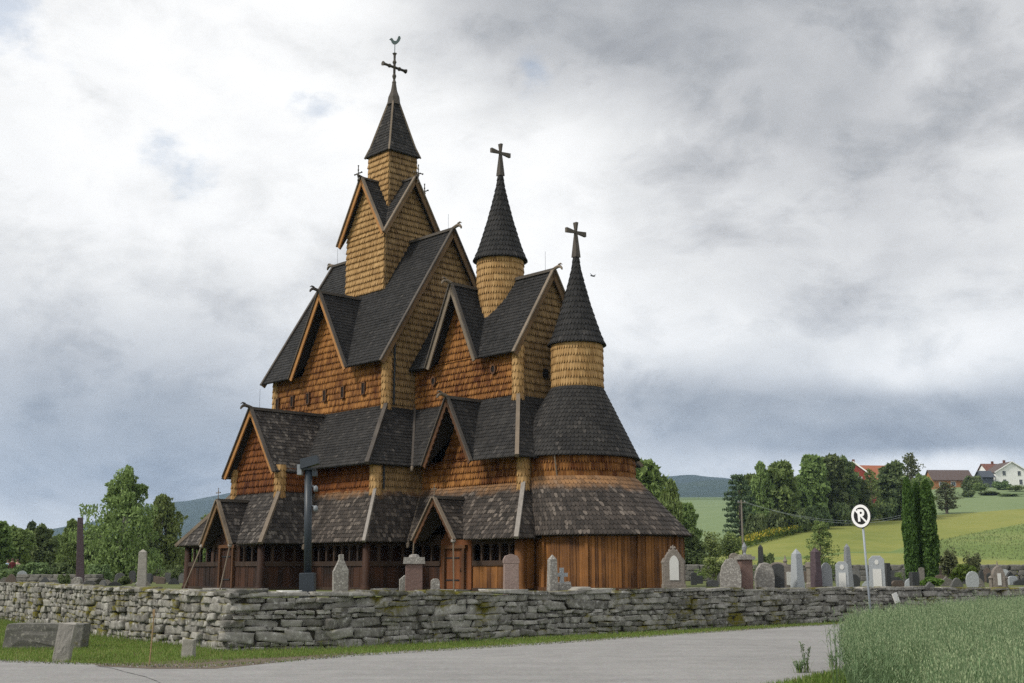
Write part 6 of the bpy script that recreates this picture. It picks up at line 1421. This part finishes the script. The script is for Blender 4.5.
# oats
oat_poly = [(5.5, 20.4), (6.35, 22.8), (8.1, 26.4), (12.2, 33), (14.9, 36.5), (20, 43), (26, 50), (34, 50), (22, 30), (10, 15), (5.5, 6.5), (2.9, 6.8), (3.6, 10), (4.25, 13), (4.75, 17), (5.2, 19.2)]
def oats():
    P0 = scatter(oat_poly, 300, g_); oc = np.array(oat_poly[:5] + oat_poly[-4:]); ed = scatter([(x - .25, y) for x, y in oat_poly], 40, g_); P0 = np.concatenate([P0, ed]); rr_ = P0[:, 1]; keep = g_.random(len(P0)) < np.clip(1.15 - rr_ / 60, .4, 1); P0 = P0[keep]; n = len(P0)
    an = g_.uniform(0, 2 * np.pi, n); H = g_.normal(.97, .10, n) * (1 + .06 * np.sin(P0[:, 0] * 1.7 + P0[:, 1] * .9) + .04 * np.sin(P0[:, 1] * 2.9)); ln = g_.uniform(.02, .16, n); top = np.stack([P0[:, 0] + np.cos(an) * ln, P0[:, 1] + np.sin(an) * ln, H], 1); base = np.concatenate([P0, np.zeros((n, 1))], 1)
    V_, F_, Mi = [], [], []; off = 0
    def put(q, m_):
        nonlocal off
        k = q.shape[0]; V_.append(q.reshape(-1, 3)); F_.append(np.arange(4 * k).reshape(-1, 4) + off); Mi.append(np.full(k, m_)); off += 4 * k
    s = np.stack([np.ones(n), np.zeros(n), np.zeros(n)], 1) * .004; put(np.stack([base - s, base + s, top + s * .5, top - s * .5], 1), 0)
    for k in range(4):                        # leaves
        a2 = g_.uniform(0, 2 * np.pi, n); f = g_.uniform(.35, .85, n)[:, None]; st = base + (top - base) * f; d = np.stack([np.cos(a2), np.sin(a2), np.zeros(n)], 1); L_ = g_.uniform(.12, .28, n)[:, None]
        sd = np.stack([-d[:, 1], d[:, 0], np.zeros(n)], 1) * .006; up_ = np.array([0, 0, 1.]); mid = st + d * L_ * .5 + up_ * L_ * g_.uniform(.3, .7, n)[:, None]; tip = st + d * L_ * 1.1 + up_ * L_ * g_.uniform(-.3, .8, n)[:, None]
        put(np.stack([st - sd * .5, st + sd * .5, mid + sd, mid - sd], 1), 0); put(np.stack([mid - sd, mid + sd, tip + sd * .1, tip - sd * .1], 1), 0)
    for k in range(15):                       # hanging spikelets
        f = g_.uniform(0, .24, n)[:, None]; st = top - np.array([0, 0, 1.]) * f; a2 = g_.uniform(0, 2 * np.pi, n); d = np.stack([np.cos(a2), np.sin(a2), np.zeros(n)], 1); q = st + d * (g_.uniform(.01, .05, n)[:, None] + f * .16)
        sd = np.stack([-d[:, 1], d[:, 0], np.zeros(n)], 1) * .0048; dn = np.array([0, 0, -1.]) * g_.uniform(.02, .034, n)[:, None] + d * .006
        put(np.stack([q, q + sd + dn * .45, q + dn, q - sd + dn * .45], 1), 1)
    o = np_mesh('oat_crop', np.concatenate(V_), np.concatenate(F_), [M['oat_stem'], M['oat_ear']], mi=np.concatenate(Mi)); tag(o, 'dense field of grey-green oats filling the lower right corner', 'oats', None, 'stuff')
oats()
# tall weed at the corner
def weed(X, y, H, label, seed):
    q = g(X, y); rs = np.random.default_rng(seed); root = empty('weed', (q[0], q[1], 0), 0, label, 'weed'); mb = MB(); P_ = []
    for k in range(4):
        a = k * 1.7; tipv = (math.cos(a) * .09, math.sin(a) * .09, H * (.75 + .25 * rs.random())); mb.tube([(math.cos(a) * .02, math.sin(a) * .02, 0), (tipv[0] * .5, tipv[1] * .5, tipv[2] * .5), tipv], [.006, .005, .003], 4)
        for j in range(26): f = rs.uniform(.35, 1.05); P_.append((tipv[0] * f + rs.normal(0, .018), tipv[1] * f + rs.normal(0, .018), tipv[2] * f))
    mb.build('stem', M['oat_stem'], root); V_, F_ = leaf_quads(np.array(P_), .030, rs, up=.6, aspect=.35); np_mesh('leaves', V_, F_, M['oat_stem'], root)
    V_, F_ = blades(rs.normal(0, .05, (14, 2)), .25, .008, rs, bend=.9); np_mesh('basal_leaves', V_, F_, M['grass_blade'], root)
weed(806, 673, .52, 'tall weed with seed heads standing alone at the road corner', 1); weed(800, 673.5, .26, 'short leafy weed just left of the tall weed at the road corner', 2); weed(834, 668, .35, 'thin weed leaning out of the oats over the road', 3)

# ------------------------------------------------------------------ haze

def haze():
    mb = MB(); mb.box((-6200, -60, -1.2), (6200, 4700, 375)); m = bpy.data.materials.new('thin_air_haze'); m.use_nodes = True; t = NT(m.node_tree)
    v = t.add('ShaderNodeVolumePrincipled', {'Color': (.52, .70, .98, 1), 'Density': HAZE, 'Anisotropy': .2}); t.l.new(v.outputs[0], t.add('ShaderNodeOutputMaterial').inputs['Volume'])
    o = mb.build('haze', m); o['kind'] = 'stuff'
HAZE = .000095
haze()
